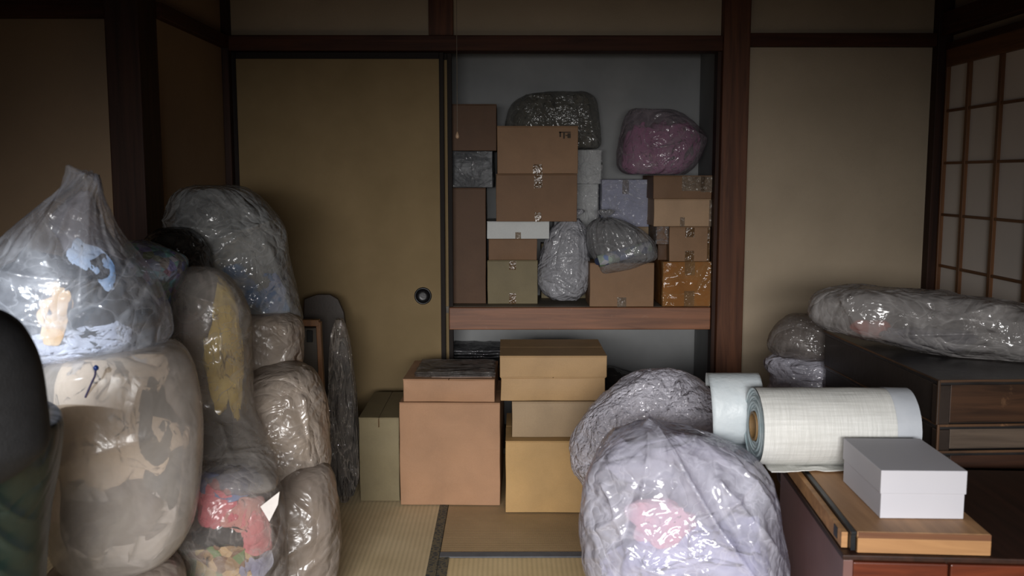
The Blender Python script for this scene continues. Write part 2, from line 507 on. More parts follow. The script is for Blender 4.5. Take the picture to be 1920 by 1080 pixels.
# big post at the left, side beams
PX0, PX1, PY0, PY1 = P(202, 200, 3.2).x, XL + .012, 3.20, 3.37
bx('trim_10', dpost, (PX0, PX1, PY0, PY1, 0, CEIL), kind='structure', bevel=.005)
zl0, zl1 = zat(93, YW), zat(70, YW)
bx('trim_11', beamy, (XL - .01, XL + .03, PY1, YW - .04, zl0, zl1), kind='structure', bevel=.003)
za0, za1 = zat(38, YP), zat(2, YP)
bx('trim_12', beamw, (XLL, PX0, YP - .06, YP, za0, za0 + .085), kind='structure', bevel=.003)
bx('trim_13', beamy, (XR - .03, XR + .03, REAR, YW - .04, 1.832, 1.925), kind='structure', bevel=.003)
bx('trim_14', beamy, (XR - .012, XR + .06, REAR, YW - .04, 1.77, 1.80), kind='structure', bevel=.002)
bx('trim_15', beamy, (XR - .012, XR + .06, 1.6, YW - .04, -.05, .01), kind='structure', bevel=.002)

# sliding doors
fusuma = simple('fusuma_paper', (132, 113, 82), (122, 104, 74), 4, .8, .3, .001, 350, spec=.2)
def fusuma_door(name, x0, x1, y0, ztop, label_handle):
    m = MB().box(x0 + .012, x1 - .012, y0 + .006, y0 + .022, .03, ztop - .02)
    d = m.obj(name, fusuma, kind='structure')
    for nm, r, mt in (('stile', (x0, x0 + .022, y0, y0 + .028, .012, ztop), darkz), ('stile', (x1 - .02, x1, y0, y0 + .028, .012, ztop), darkz),
                      ('rail', (x0 + .022, x1 - .02, y0, y0 + .028, ztop - .028, ztop), darkx), ('rail', (x0 + .022, x1 - .02, y0, y0 + .028, .012, .042), darkx)):
        bx(nm, mt, r, d, bevel=.002)
    return d
ft = zk0 - .002
d1 = fusuma_door('door_1', xat(438, 300, YW), xat(833, 300, YW), YW + .0, ft, 1)
d2 = fusuma_door('door_2', xat(455, 300, YW + .04), xat(848, 300, YW + .04), YW + .034, ft, 0)
# round recessed pull: ring and dish
def ring_mesh(cx, cz, y, prof, n=40):
    v = []; f = []
    for r, dy in prof:
        for k in range(n):
            a = 2 * PI * k / n; v.append((cx + r * math.cos(a), y + dy, cz + r * math.sin(a)))
    for i in range(len(prof) - 1):
        for k in range(n):
            f.append((i * n + k, i * n + (k + 1) % n, (i + 1) * n + (k + 1) % n, (i + 1) * n + k))
    f.append(tuple(range((len(prof) - 1) * n, len(prof) * n)))
    return v, f
hc = P(793, 555, YW)
v, f = ring_mesh(hc.x, hc.z, YW + .004, [(.0385, .004), (.038, -.004), (.034, -.0065), (.030, -.004), (.028, .001), (.012, .0015)])
h = mesh_obj('finger_pull', v, f, simple('pull_black', (20, 20, 22), rough=.35), d1, smooth=True)
h['label'] = 'round black recessed finger pull'

# shoji on the right wall
dsh = MB().box(XR + .012, XR + .016, 1.62, YW - .045, .01, 1.77).obj('door_3', simple('shoji_backing', (168, 158, 148), (160, 150, 140), 3, .9, .1, .001, 90), kind='structure')
ys = PXX(1771, 300, XR).y
ms = [PXX(1817, 150, XR).y, PXX(1877, 150, XR).y]
sp_ = ms[0] - ms[1]
bx('stile', shojiw, (XR - .010, XR + .02, ys, YW - .05, .01, 1.775), dsh, bevel=.002)
bx('rail', shojiwy, (XR - .010, XR + .02, 1.62, ys, 1.70, 1.775), dsh, bevel=.002)
bx('rail', shojiwy, (XR - .010, XR + .02, 1.62, ys, .01, .12), dsh, bevel=.002)
yy = [ys] + [ms[0] - k * sp_ for k in range(9)]
yy = [a for a in yy if a > 1.66] + [1.66]
zr = [PXX(1780, p, XR).z for p in (207.5, 307, 403.5, 501.5)]
dzr = (zr[0] - zr[3]) / 3
zz = [1.70] + [zr[0] - k * dzr for k in range(7)]
zz = [z for z in zz if z > .17] + [.12]
pap = simple('shoji_paper', (226, 218, 210), (219, 211, 203), 2.5, .9, .08, .001, 90, spec=.1)
for i in range(len(yy) - 1):
    for j in range(len(zz) - 1):
        bx('paper_pane', pap, (XR + .008, XR + .0115, yy[i + 1], yy[i], zz[j + 1], zz[j]), dsh)
for y in yy[1:-1]:
    bx('muntin', shojiw, (XR - .006, XR + .012, y - .011, y + .011, .12, 1.70), dsh, bevel=.001)
for z in zz[1:-1]:
    bx('muntin', shojiwy, (XR - .003, XR + .0125, 1.66, ys, z - .0055, z + .0055), dsh, bevel=.001)

# closet shelf
zb = zat(560, YC)
sh = empty('closet_shelf', ((x_open1) / 2, YW + .2, zsb), 'brown wooden shelf with a thick front beam halfway up the closet', 'shelf')
bx('shelf_board', wood('shelf_board', (100, 92, 80), (84, 76, 66), 'x', .6), (XL + .01, x_open1, YW - .0 + .035, YC, zsh - .03, zsh), sh)
bx('front_beam', wood('shelf_beam', (128, 84, 58), (100, 64, 44), 'x', .5, wear=(142, 104, 82)), (xat(842, 600, YW), x_open1 - .006, YW + .0, YW + .04, zsb, zsh - .001), sh, bevel=.004)
ZSH = zsh

# pull cord
cp = P(857.5, 250, 3.55)
cd = empty('light_pull_cord', (cp.x, 3.55, zat(258, 3.55)), 'thin light pull cord hanging before the closet with a small bead', 'cord')
def tube(pts, r, n=8):
    v = []; f = []
    pts = [Vector(p) for p in pts]
    for i, p in enumerate(pts):
        d = (pts[min(i + 1, len(pts) - 1)] - pts[max(i - 1, 0)]).normalized()
        a = d.orthogonal().normalized(); b = d.cross(a)
        for k in range(n):
            t = 2 * PI * k / n; v.append(p + a * r * math.cos(t) + b * r * math.sin(t))
    for i in range(len(pts) - 1):
        for k in range(n):
            f.append((i * n + k, i * n + (k + 1) % n, (i + 1) * n + (k + 1) % n, (i + 1) * n + k))
    f.append(tuple(range(n))[::-1]); f.append(tuple(range((len(pts) - 1) * n, len(pts) * n)))
    return [tuple(x) for x in v], f
v, f = tube([(cp.x - .002, 3.55, CEIL), (cp.x, 3.55, 1.9), (cp.x, 3.55, zat(252, 3.55))], .0011)
mesh_obj('cord', v, f, simple('cord_grey', (120, 110, 98)), cd)
v = []; f = []
def lathe(cx, cy, prof, n=20):
    v = []; f = []
    for r, z in prof:
        for k in range(n):
            a = 2 * PI * k / n; v.append((cx + r * math.cos(a), cy + r * math.sin(a), z))
    for i in range(len(prof) - 1):
        for k in range(n):
            f.append((i * n + k, i * n + (k + 1) % n, (i + 1) * n + (k + 1) % n, (i + 1) * n + k))
    f.append(tuple(range(n))[::-1]); f.append(tuple(range((len(prof) - 1) * n, len(prof) * n)))
    return v, f
zz0 = zat(260, 3.55)
v, f = lathe(cp.x, 3.55, [(.002, zz0), (.006, zz0 + .003), (.007, zz0 + .010), (.0035, zz0 + .020), (.0015, zz0 + .026)])
mesh_obj('bead', v, f, simple('bead', (190, 160, 130), rough=.3), cd, smooth=True)

# ================================================================== BOXES
tape_m = plastic('tape', (156, 124, 88), .38, .16, .25, 20)
tape_w = plastic('tape_clear', (186, 170, 152), .32, .1, .6, 22)
wrap_clear = plastic('wrap', (200, 200, 205), .16, .07, 1.0, 16)
def sheetbox(x0, x1, y0, y1, z0, z1, rot=0, seed=0, bulge=.003, n=9):
    """six gridded faces with slightly bowed walls, soft edges"""
    rs = random.Random(seed)
    cx, cy = (x0 + x1) / 2, (y0 + y1) / 2
    hx, hy, hz = (x1 - x0) / 2, (y1 - y0) / 2, (z1 - z0) / 2
    idx = {}; V = []; Fc = []
    def vid(i, j, k):
        key = (i, j, k)
        if key not in idx:
            u, v_, w_ = 2 * i / n - 1, 2 * j / n - 1, 2 * k / n - 1
            idx[key] = len(V); V.append((u, v_, w_))
        return idx[key]
    for a in range(n):
        for b in range(n):
            Fc.append((vid(a, 0, b), vid(a + 1, 0, b), vid(a + 1, 0, b + 1), vid(a, 0, b + 1)))
            Fc.append((vid(a, n, b), vid(a, n, b + 1), vid(a + 1, n, b + 1), vid(a + 1, n, b)))
            Fc.append((vid(0, a, b), vid(0, a, b + 1), vid(0, a + 1, b + 1), vid(0, a + 1, b)))
            Fc.append((vid(n, a, b), vid(n, a + 1, b), vid(n, a + 1, b + 1), vid(n, a, b + 1)))
            Fc.append((vid(a, b, 0), vid(a, b + 1, 0), vid(a + 1, b + 1, 0), vid(a + 1, b, 0)))
            Fc.append((vid(a, b, n), vid(a + 1, b, n), vid(a + 1, b + 1, n), vid(a, b + 1, n)))
    A = np.array(V)
    N = A * np.array([hx, hy, hz]) * 9 + seed * 5.7
    d = np.stack([pn(N), pn(N + 40), pn(N + 80)], 1)
    B = A * np.array([hx, hy, hz]) + d * bulge * np.array([1, 1, .5])
    # bowed side walls
    bow = (1 - A[:, 0] ** 2) * (1 - A[:, 2] ** 2)
    B[:, 1] += np.where(np.abs(A[:, 1]) > .99, np.sign(A[:, 1]) * bow * bulge, 0)
    B[:, 2] = np.clip(B[:, 2], -hz, hz * 1.0)
    c, s = math.cos(rot), math.sin(rot)
    R = np.empty_like(B)
    R[:, 0] = B[:, 0] * c - B[:, 1] * s + cx; R[:, 1] = B[:, 0] * s + B[:, 1] * c + cy; R[:, 2] = B[:, 2] + (z0 + z1) / 2
    return R, Fc
def rotbox(cx, cy, rot, r):
    m = MB().box(*r); c, s = math.cos(rot), math.sin(rot)
    m.v = [((x - cx) * c - (y - cy) * s + cx, (x - cx) * s + (y - cy) * c + cy, z) for x, y, z in m.v]
    return m
BOXN = [0]
def carton(px0, py0, px1, py1, Y, depth, mat_, label, z0=None, z1=None, rot=0, flaps=True, seamdir='x', tape=None, edge=True, wrap=None, name='cardboard_box', cat='box', lid=None, group=None, bulge=.003, tapemat=None, flapmat=None):
    BOXN[0] += 1; sd = BOXN[0]
    a = P(px0, (py0 + py1) / 2, Y).x; b = P(px1, (py0 + py1) / 2, Y).x
    if z0 is None: z0 = P((px0 + px1) / 2, py1, Y).z
    if z1 is None: z1 = P((px0 + px1) / 2, py0, Y).z
    z0 += .0006
    y0, y1 = Y, Y + depth
    cx, cy = (a + b) / 2, (y0 + y1) / 2
    root = empty(name, (cx, cy, z0), label, cat, group)
    bt = z1 - (.004 if flaps else 0)
    V, Fc = sheetbox(a, b, y0, y1, z0, bt, rot, sd, bulge)
    o = mesh_obj('body', V, Fc, mat_, root, smooth=False)
    bv = o.modifiers.new('bevel', 'BEVEL'); bv.width = .0022; bv.segments = 2; bv.limit_method = 'ANGLE'; bv.angle_limit = math.radians(50)
    fm = flapmat or mat_
    if flaps:
        g = .0012
        if seamdir == 'x':
            ym = (y0 + y1) / 2
            rr = [(a, b, y0 - .0005, ym - g, bt, bt + .0038), (a, b, ym + g, y1, bt, bt + .0038)]
        else:
            xm = (a + b) / 2
            rr = [(a - .0005, xm - g, y0 - .0005, y1, bt, bt + .0038), (xm + g, b + .0005, y0 - .0005, y1, bt, bt + .0038)]
        for r in rr:
            rotbox(cx, cy, rot, r).obj('flap', fm, root, bevel=.0009)
    if lid:
        rotbox(cx, cy, rot, (a - .003, b + .003, y0 - .0035, y1 + .0035, z1 - lid, z1 + .0012)).obj('lid', mat_, root, bevel=.0015)
    for t in (tape or []):
        # t: (u centre 0..1, v0, v1, width in metres) on the front face, v from the bottom
        u, v0, v1, wd = t[:4]
        xc = a + (b - a) * u
        q = rotbox(cx, cy, rot, (xc - wd / 2, xc + wd / 2, y0 - .0045, y0 - .0035, z0 + (bt - z0) * v0, z0 + (bt - z0) * v1))
        q.obj('tape', tapemat or tape_m, root)
    if wrap:
        V, Fc = sheetbox(a - .005, b + .005, y0 - .007, y1 + .005, z0 + .0005, z1 + .002, rot, sd + 50, .005, 26)
        A = V * 38
        V = V + np.stack([pn(A), pn(A + 9) * 1.2 - .4 * ridge(V * 20, 2), pn(A + 19) * .0], 1) * .003
        mesh_obj('film_wrap', V, Fc, wrap, root, smooth=True)
    return root, z1

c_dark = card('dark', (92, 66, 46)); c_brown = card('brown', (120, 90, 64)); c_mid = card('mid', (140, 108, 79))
c_olive = card('olive', (124, 112, 84)); c_pink = card('pinkish', (160, 122, 92)); c_yel = card('yellow', (174, 140, 92))
c_kraft = card('kraft', (164, 133, 94)); c_pale = card('pale', (172, 142, 112)); c_grey = card('greyed', (150, 128, 100))
c_white = card('white', (196, 198, 196), .95); c_lav = card('lavender', (168, 170, 186), .93)
black_gloss = simple('black_board', (30, 32, 36), (22, 24, 27), 6, .3, .2, .002, 60)
amber = card('amber', (176, 122, 58), .85)

YF = YW + .045     # front plane of things on the shelf
# left column in the closet, from the shelf up
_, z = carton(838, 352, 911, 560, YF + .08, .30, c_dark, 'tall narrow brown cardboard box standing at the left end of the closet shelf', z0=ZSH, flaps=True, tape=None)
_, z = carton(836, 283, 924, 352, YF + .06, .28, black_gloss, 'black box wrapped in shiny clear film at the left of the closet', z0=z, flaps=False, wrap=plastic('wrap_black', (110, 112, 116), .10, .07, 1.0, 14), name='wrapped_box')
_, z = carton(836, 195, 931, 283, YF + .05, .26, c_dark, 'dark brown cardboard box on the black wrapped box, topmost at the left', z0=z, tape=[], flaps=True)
# second column
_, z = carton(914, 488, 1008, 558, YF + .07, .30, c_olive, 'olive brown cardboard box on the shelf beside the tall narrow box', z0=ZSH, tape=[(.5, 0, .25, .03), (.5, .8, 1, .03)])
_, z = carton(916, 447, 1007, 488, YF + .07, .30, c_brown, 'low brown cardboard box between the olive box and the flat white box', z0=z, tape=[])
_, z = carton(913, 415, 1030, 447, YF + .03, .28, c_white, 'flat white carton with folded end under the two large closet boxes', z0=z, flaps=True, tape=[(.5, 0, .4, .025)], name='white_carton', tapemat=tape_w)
wc = _
for sx, t in ((-1, 0), (1, 0)):
    pass
a0, b0 = P(913, 431, YF + .03), P(1030, 431, YF + .03)
zt = z - .004; zb_ = z - .042
yv = YF + .03 - .005
V = [(a0.x + .004, yv, zt), (b0.x - .004, yv, zt), (b0.x - .035, yv, zb_), (a0.x + .035, yv, zb_), (a0.x + .004, yv + .001, zt), (b0.x - .004, yv + .001, zt), (b0.x - .035, yv + .001, zb_), (a0.x + .035, yv + .001, zb_)]
MB().hexa(V).obj('tuck_flap', c_white, wc)
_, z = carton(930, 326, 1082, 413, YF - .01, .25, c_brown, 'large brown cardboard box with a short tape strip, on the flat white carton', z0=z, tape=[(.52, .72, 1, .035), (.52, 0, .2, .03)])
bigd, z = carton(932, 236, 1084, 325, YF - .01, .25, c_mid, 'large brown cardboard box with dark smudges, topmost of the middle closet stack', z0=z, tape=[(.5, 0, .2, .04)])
ink = simple('ink_smudge', (70, 58, 46), rough=.8)
for (q0, q1, q2, q3) in ((1048, 1070, 247, 249), (1049, 1052, 247, 257), (1056, 1059, 249, 260), (1064, 1070, 250, 259), (1060, 1064, 253, 255)):
    A_ = P(q0, q2, YF - .016); B_ = P(q1, q3, YF - .016)
    bx('smudge', ink, (A_.x, B_.x, YF - .0158, YF - .0148, B_.z, A_.z), bigd)
# white wrapped boxes behind
wwrap = plastic('wrap_white', (214, 214, 216), .25, .06, 1.0, 15)
_, z = carton(1040, 345, 1121, 412, YF + .25, .12, c_white, 'white film wrapped box on end beside the large boxes, lower of two', z0=ZSH + .26, flaps=False, wrap=wwrap, name='wrapped_box')
_, zwb = carton(1040, 281, 1127, 344, YF + .24, .13, c_white, 'white film wrapped box on end beside the large boxes, upper of two', z0=z, flaps=False, wrap=wwrap, name='wrapped_box')
# hidden support box of this column
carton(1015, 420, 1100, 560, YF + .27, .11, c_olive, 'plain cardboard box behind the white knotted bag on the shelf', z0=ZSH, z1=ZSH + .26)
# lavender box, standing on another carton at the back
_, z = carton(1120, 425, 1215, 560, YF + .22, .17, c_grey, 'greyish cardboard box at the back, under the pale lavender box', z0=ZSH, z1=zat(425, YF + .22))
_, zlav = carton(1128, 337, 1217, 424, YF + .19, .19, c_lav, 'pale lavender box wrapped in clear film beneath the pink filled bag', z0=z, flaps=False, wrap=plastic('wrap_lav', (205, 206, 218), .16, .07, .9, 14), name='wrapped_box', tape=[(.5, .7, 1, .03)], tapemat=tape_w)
# right column
_, z = carton(1243, 491, 1333, 577, YF - .02, .34, amber, 'amber brown box wrapped in crinkled clear film at the right end of the shelf', z0=ZSH, flaps=False, wrap=plastic('wrap_amber', (200, 160, 110), .22, .10, .7, 8), name='wrapped_box', tape=[(.55, 0, .35, .045), (.55, .7, 1, .045)], tapemat=tape_w)
zr_ = z
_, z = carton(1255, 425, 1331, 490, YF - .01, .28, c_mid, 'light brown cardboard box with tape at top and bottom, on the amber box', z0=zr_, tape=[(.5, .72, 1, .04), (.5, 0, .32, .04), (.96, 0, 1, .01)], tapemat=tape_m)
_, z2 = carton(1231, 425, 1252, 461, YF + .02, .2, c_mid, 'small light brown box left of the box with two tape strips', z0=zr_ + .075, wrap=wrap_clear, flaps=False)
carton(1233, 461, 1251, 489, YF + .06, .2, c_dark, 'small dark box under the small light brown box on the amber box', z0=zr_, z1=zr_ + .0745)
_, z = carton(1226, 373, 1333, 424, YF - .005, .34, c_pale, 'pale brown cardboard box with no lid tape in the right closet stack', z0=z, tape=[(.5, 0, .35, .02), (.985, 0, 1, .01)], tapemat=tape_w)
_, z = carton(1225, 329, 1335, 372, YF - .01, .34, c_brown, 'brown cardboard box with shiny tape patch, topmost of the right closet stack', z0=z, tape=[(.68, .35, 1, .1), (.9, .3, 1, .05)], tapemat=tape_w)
ZRT = z
# box under the knotted bag
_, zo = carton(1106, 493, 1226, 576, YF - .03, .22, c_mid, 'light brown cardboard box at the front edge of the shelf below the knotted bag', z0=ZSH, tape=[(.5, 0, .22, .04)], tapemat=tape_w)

# --- boxes on the floor
yS = G(960, 963).y
_, z = carton(949, 827, 1122, 963, yS, .42, c_yel, 'yellow brown cardboard box on the tatami, lowest of the tall right stack', z0=.003, rot=math.radians(-.6))
yR = yS + .05
_, z = carton(960, 753, 1120, 827, yR, .34, c_grey, 'greyish brown cardboard box resting on the yellow brown bottom box', z0=z)
yQ = yR + .01
_, z = carton(939, 707, 1135, 752, yQ, .33, c_kraft, 'shallow kraft box with slightly open corner, third up in the tall right stack', z0=z, seamdir='y', bulge=.005)
_, z = carton(937, 667, 1138, 706, yQ - .01, .36, c_kraft, 'flat kraft carton on top of the tall right stack below the shelf', z0=z, z1=None, seamdir='x', lid=None, bulge=.002)
ZTOPS = z
yU = G(850, 949).y
_, z = carton(752, 755, 940, 948, yU, .40, c_pink, 'large reddish brown cardboard box on the tatami in the middle', z0=.003, rot=math.radians(-1.4))
_, zT = carton(758, 711, 930, 754, yU + .01, .36, c_pink, 'shallow reddish brown carton on the large box under plastic sleeves', z0=z, rot=math.radians(-1.6), seamdir='y', bulge=.004)
yV = G(710, 941).y
carton(674, 783, 749, 940, yV, .44, c_olive, 'slim upright olive brown carton left of the large reddish box', z0=.003, seamdir='y', tape=[(.5, .9, 1, .004)])

# ================================================================== SOFT THINGS
def catmull(A, n):
    A = np.asarray(A, float); m = len(A)
    t = np.linspace(0, m - 1, n); i = np.clip(np.floor(t).astype(int), 0, m - 2); f = (t - i)[:, None]
    p0 = A[np.maximum(i - 1, 0)]; p1 = A[i]; p2 = A[i + 1]; p3 = A[np.minimum(i + 2, m - 1)]
    return .5 * ((2 * p1) + (-p0 + p2) * f + (2 * p0 - 5 * p1 + 4 * p2 - p3) * f ** 2 + (-p0 + 3 * p1 - 3 * p2 + p3) * f ** 3)
def normals(Pt, nu, nv):
    G_ = Pt.reshape(nv, nu, 3)
    du = np.roll(G_, -1, 1) - np.roll(G_, 1, 1)
    dv = np.gradient(G_, axis=0)
    n = np.cross(du, dv); l = np.linalg.norm(n, axis=2, keepdims=True); n = n / np.maximum(l, 1e-9)
    return n.reshape(-1, 3)
def loft(rows, Y, dr, nu=150, nv=130, sq=2.4, yoffs=None, dpow=.6):
    R = []
    for k, r in enumerate(rows):
        py, l, rr = r[:3]
        yo = r[3] if len(r) > 3 else 0
        a = P(l, py, Y + yo); b = P(rr, py, Y + yo)
        R.append((a.z, a.x, b.x, Y + yo))
    R = catmull(R, nv); loft.last = (R, dr, dpow, sq)
    hw = np.abs(R[:, 2] - R[:, 1]) / 2; cx = (R[:, 2] + R[:, 1]) / 2
    d = dr * (hw / hw.max()) ** dpow
    th = np.linspace(0, 2 * PI, nu, endpoint=False)
    c, s = np.cos(th), np.sin(th)
    ex = np.sign(c) * np.abs(c) ** (2 / sq); ey = np.sign(s) * np.abs(s) ** (2 / sq)
    # the section is turned to face the camera, fitting its outline to image pixels
    phi = np.arctan2(cx.mean(), R[:, 3].mean()); cf, sf = math.cos(phi), math.sin(phi)
    lat = hw[:, None] * cf * ex[None]; dep = d[:, None] * ey[None]
    X = cx[:, None] + lat * cf + dep * sf; Yv = R[:, 3][:, None] - lat * sf + dep * cf
    Z = np.repeat(R[:, 0][:, None], nu, 1)
    return np.stack([X, Yv, Z], 2).reshape(-1, 3)
def grid_faces(nu, nv):
    f = []
    for i in range(nv - 1):
        for j in range(nu):
            a = i * nu + j; b = i * nu + (j + 1) % nu
            f.append((a, a + nu, b + nu, b))
    f.append(tuple(range(nu))); f.append(tuple(range((nv - 1) * nu, nv * nu))[::-1])
    return f
def crumple(Pt, nu, nv, amp, freq, seed, pleat=0, folds=(), Y=None, sag=0, fine=1.0, floor_z=.004, xmax=None, xmin=None, ymax=None, aniso=(1, 1, 1)):
    N = normals(Pt, nu, nv)
    cen = Pt.reshape(nv, nu, 3).mean(1); cen = np.repeat(cen, nu, 0)
    flip = np.sign(((Pt - cen) * N).sum(1).mean()) or 1
    N = N * flip
    q = Pt * freq * np.array(aniso) + seed * 11.3
    warp = np.stack([fbm(q * .6, 2), fbm(q * .6 + 50, 2), fbm(q * .6 + 90, 2)], 1)
    w = q + warp * 1.4
    # taut dishes between sharp creases, at two sizes
    wa, _ = worley(q * .55 + warp * .55); wb_, _ = worley((q * 1.5 + warp * 1.3) * np.array([1, 1, .75]) + 5)
    d = fbm(q * .35, 2) * 1.3 + (wa - .5) * 1.7 + (wb_ - .5) * .75 * fine * np.clip(fbm(q * .5 + 70, 2) * 2 + .6, .1, 1) + (ridge(w * 2.0 + 7, 2) - .5) * .25 * fine
    d = d * amp
    if pleat:
        v = np.repeat(np.linspace(0, 1, nv), nu); u = np.tile(np.linspace(0, 2 * PI, nu, endpoint=False), nv)
        k = np.stack([np.cos(u) * 5.5, np.sin(u) * 5.5, v * 1.3 + seed], 1)
        d = d + (ridge(k, 2) - .5) * pleat * np.exp(-v * 3.2)
    for (x0, y0, x1, y1, a, wd) in folds:
        A = P(x0, y0, Y); B = P(x1, y1, Y)
        ab = np.array([B.x - A.x, B.z - A.z]); L = (ab ** 2).sum()
        pz = Pt[:, [0, 2]] - np.array([A.x, A.z])
        t = np.clip((pz @ ab) / L, 0, 1)
        dist = np.linalg.norm(pz - t[:, None] * ab, axis=1)
        fr = np.clip(-N[:, 1] * 1.6, 0, 1)
        d = d + a * np.exp(-dist / wd) * fr * (1 - .5 * t)
    Q = Pt + N * d[:, None]
    if floor_z is not None:
        Q[:, 2] = np.maximum(Q[:, 2], floor_z + 0 * Q[:, 2])
    if xmax is not None: Q[:, 0] = np.minimum(Q[:, 0], xmax)
    if xmin is not None: Q[:, 0] = np.maximum(Q[:, 0], xmin)
    if ymax is not None: Q[:, 1] = np.minimum(Q[:, 1], ymax)
    return Q
def knot(parent, c, s, mat_, seed, tilt=0):
    """gathered neck and ruffled tuft of a tied bag"""
    nu, nv = 72, 26
    prof = catmull([(.95, -.75), (.5, -.3), (.26, 0), (.30, .12), (.75, .5), (1.05, .95), (.9, 1.2), (.15, 1.1)], nv)
    u = np.linspace(0, 2 * PI, nu, endpoint=False)
    V = np.zeros((nv, nu, 3))
    rs = np.random.RandomState(seed); ph = rs.rand(4) * 6
    for i, (r, z) in enumerate(prof):
        ruf = 1 + .28 * np.sin(7 * u + ph[0]) * min(1, abs(z) + .3) + .18 * np.sin(12 * u + ph[1]) + .15 * np.sin(3 * u + ph[2])
        V[i, :, 0] = r * ruf * np.cos(u) + tilt * z; V[i, :, 1] = r * ruf * np.sin(u) * .7; V[i, :, 2] = z + .12 * np.sin(5 * u + ph[3]) * max(z, 0)
    V = V.reshape(-1, 3) * s + np.array(c)
    return mesh_obj('knot', V, grid_faces(nu, nv), mat_, parent, smooth=True)
def bag(rows, Y, dr, mat_, label, amp=.010, freq=7, seed=1, name='plastic_bag', cat='bag', nu=170, nv=150, sq=2.4, group=None, knot_at=None, **kw):
    Pt = loft(rows, Y, dr, nu, nv, sq)
    Q = crumple(Pt, nu, nv, amp, freq, seed, Y=Y, **kw)
    lo = (float(Q[:, 0].mean()), float(Q[:, 1].mean()), float(Q[:, 2].min()))
    o = mesh_obj(name, Q, grid_faces(nu, nv), mat_, loc=lo, smooth=True)
    tag(o, label, cat, group)
    global LASTBAG
    LASTBAG = loft.last
    if knot_at:
        px, py, s = knot_at[:3]
        knot(o, P(px, py, Y), s, mat_, seed, knot_at[3] if len(knot_at) > 3 else 0)
    return o
def bundle(px, py, Y, wpx, hpx, ry, mat_, label, seed=1, amp=.012, freq=11, name='cloth_bundle', cat='cloth', tilt=0, sq=2.5, zmin=None, fit=.93):
    """folded soft lump seen through a bag: centre pixel, width/height in pixels at depth Y"""
    c = P(px, py, Y); rx = wpx * Y / F_PX / 2; rz = hpx * Y / F_PX / 2
    nu, nv = 72, 44
    ph = np.linspace(0.03, PI - .03, nv); th = np.linspace(0, 2 * PI, nu, endpoint=False)
    sp_ = np.sin(ph) ** .8; cp_ = np.sign(np.cos(ph)) * np.abs(np.cos(ph)) ** .8
    X = rx * sp_[:, None] * np.sign(np.cos(th)) * np.abs(np.cos(th)) ** (2 / sq); Yy = ry * sp_[:, None] * np.sign(np.sin(th)) * np.abs(np.sin(th)) ** (2 / sq)
    Z = np.repeat((rz * cp_)[:, None], nu, 1)
    t = math.radians(tilt); ct, st = math.cos(t), math.sin(t)
    Pt = np.stack([X * ct - Z * st, Yy, X * st + Z * ct], 2).reshape(-1, 3) + np.array(c)
    wv_ = Pt * 9 + seed * 4.1
    Pt = Pt + np.stack([fbm(wv_, 3) * rx, fbm(wv_ + 30, 3) * ry * .5, fbm(wv_ + 60, 3) * rz], 1) * 1.25
    Q = crumple(Pt, nu, nv, amp, freq, seed, floor_z=.01 if zmin is None else zmin)
    if fit:      # the film holds the cloth in: squeeze it inside the bag's own cross section
        R, dr_, dp_, sq_ = LASTBAG
        od = np.argsort(R[:, 0]); z_ = R[od, 0]
        zc = np.clip(Q[:, 2], z_[0] + .012, z_[-1] - .012); Q[:, 2] = zc
        cxr = np.interp(zc, z_, (R[od, 1] + R[od, 2]) / 2); hw = np.interp(zc, z_, np.abs(R[od, 2] - R[od, 1]) / 2)
        cy = np.interp(zc, z_, R[od, 3]); dd_ = dr_ * (hw / hw.max() if False else hw / (np.abs(R[:, 2] - R[:, 1]).max() / 2)) ** dp_
        phi = math.atan2(((R[:, 1] + R[:, 2]) / 2).mean(), R[:, 3].mean()); cf, sf = math.cos(phi), math.sin(phi)
        ax_ = Q[:, 0] - cxr; ay_ = Q[:, 1] - cy
        dx = ax_ * cf - ay_ * sf; dy = ax_ * sf + ay_ * cf
        hi = np.maximum(hw * cf - .012, .004); di = np.maximum(dd_ - .014, .004)
        sN = (np.abs(dx / hi) ** sq_ + np.abs(dy / di) ** sq_) ** (1 / sq_)
        fit = fit - .06 * np.clip(fbm(Q * 12 + seed, 2) + .5, 0, 1.5)
        k = np.where(sN > fit, fit / np.maximum(sN, 1e-6), 1)
        dx = dx * k; dy = dy * k
        Q[:, 0] = cxr + dx * cf + dy * sf; Q[:, 1] = cy - dx * sf + dy * cf
    o = mesh_obj(name, Q, grid_faces(nu, nv), mat_, loc=(c.x, c.y, float(Q[:, 2].min())), smooth=True)
    return tag(o, label, cat)

# ---------------- left pile
f_clear = plastic('clear_white', (236, 238, 246), .26, .14, .7, 8)
f_milky = plastic('milky', (220, 214, 210), .44, .26, .3, 6, warm=(206, 198, 190))
f_milky2 = plastic('milky_clear', (204, 198, 192), .36, .2, .5, 7)
f_taupe = plastic('taupe', (184, 172, 162), .84, .24, .8, 11, warm=(168, 153, 138))
f_taupe2 = plastic('taupe_dark', (172, 161, 152), .80, .24, .6, 8, warm=(148, 134, 122))
f_grey = plastic('grey_clear', (206, 208, 208), .38, .14, .8, 9)
f_black = plastic('black_film', (46, 44, 42), .96, .22, .9, 14)
f_iri = plastic('iridescent', (186, 192, 204), .62, .10, .9, 14, iri=.35)
f_teal = plastic('teal', (24, 48, 44), .94, .35, .3, 6)

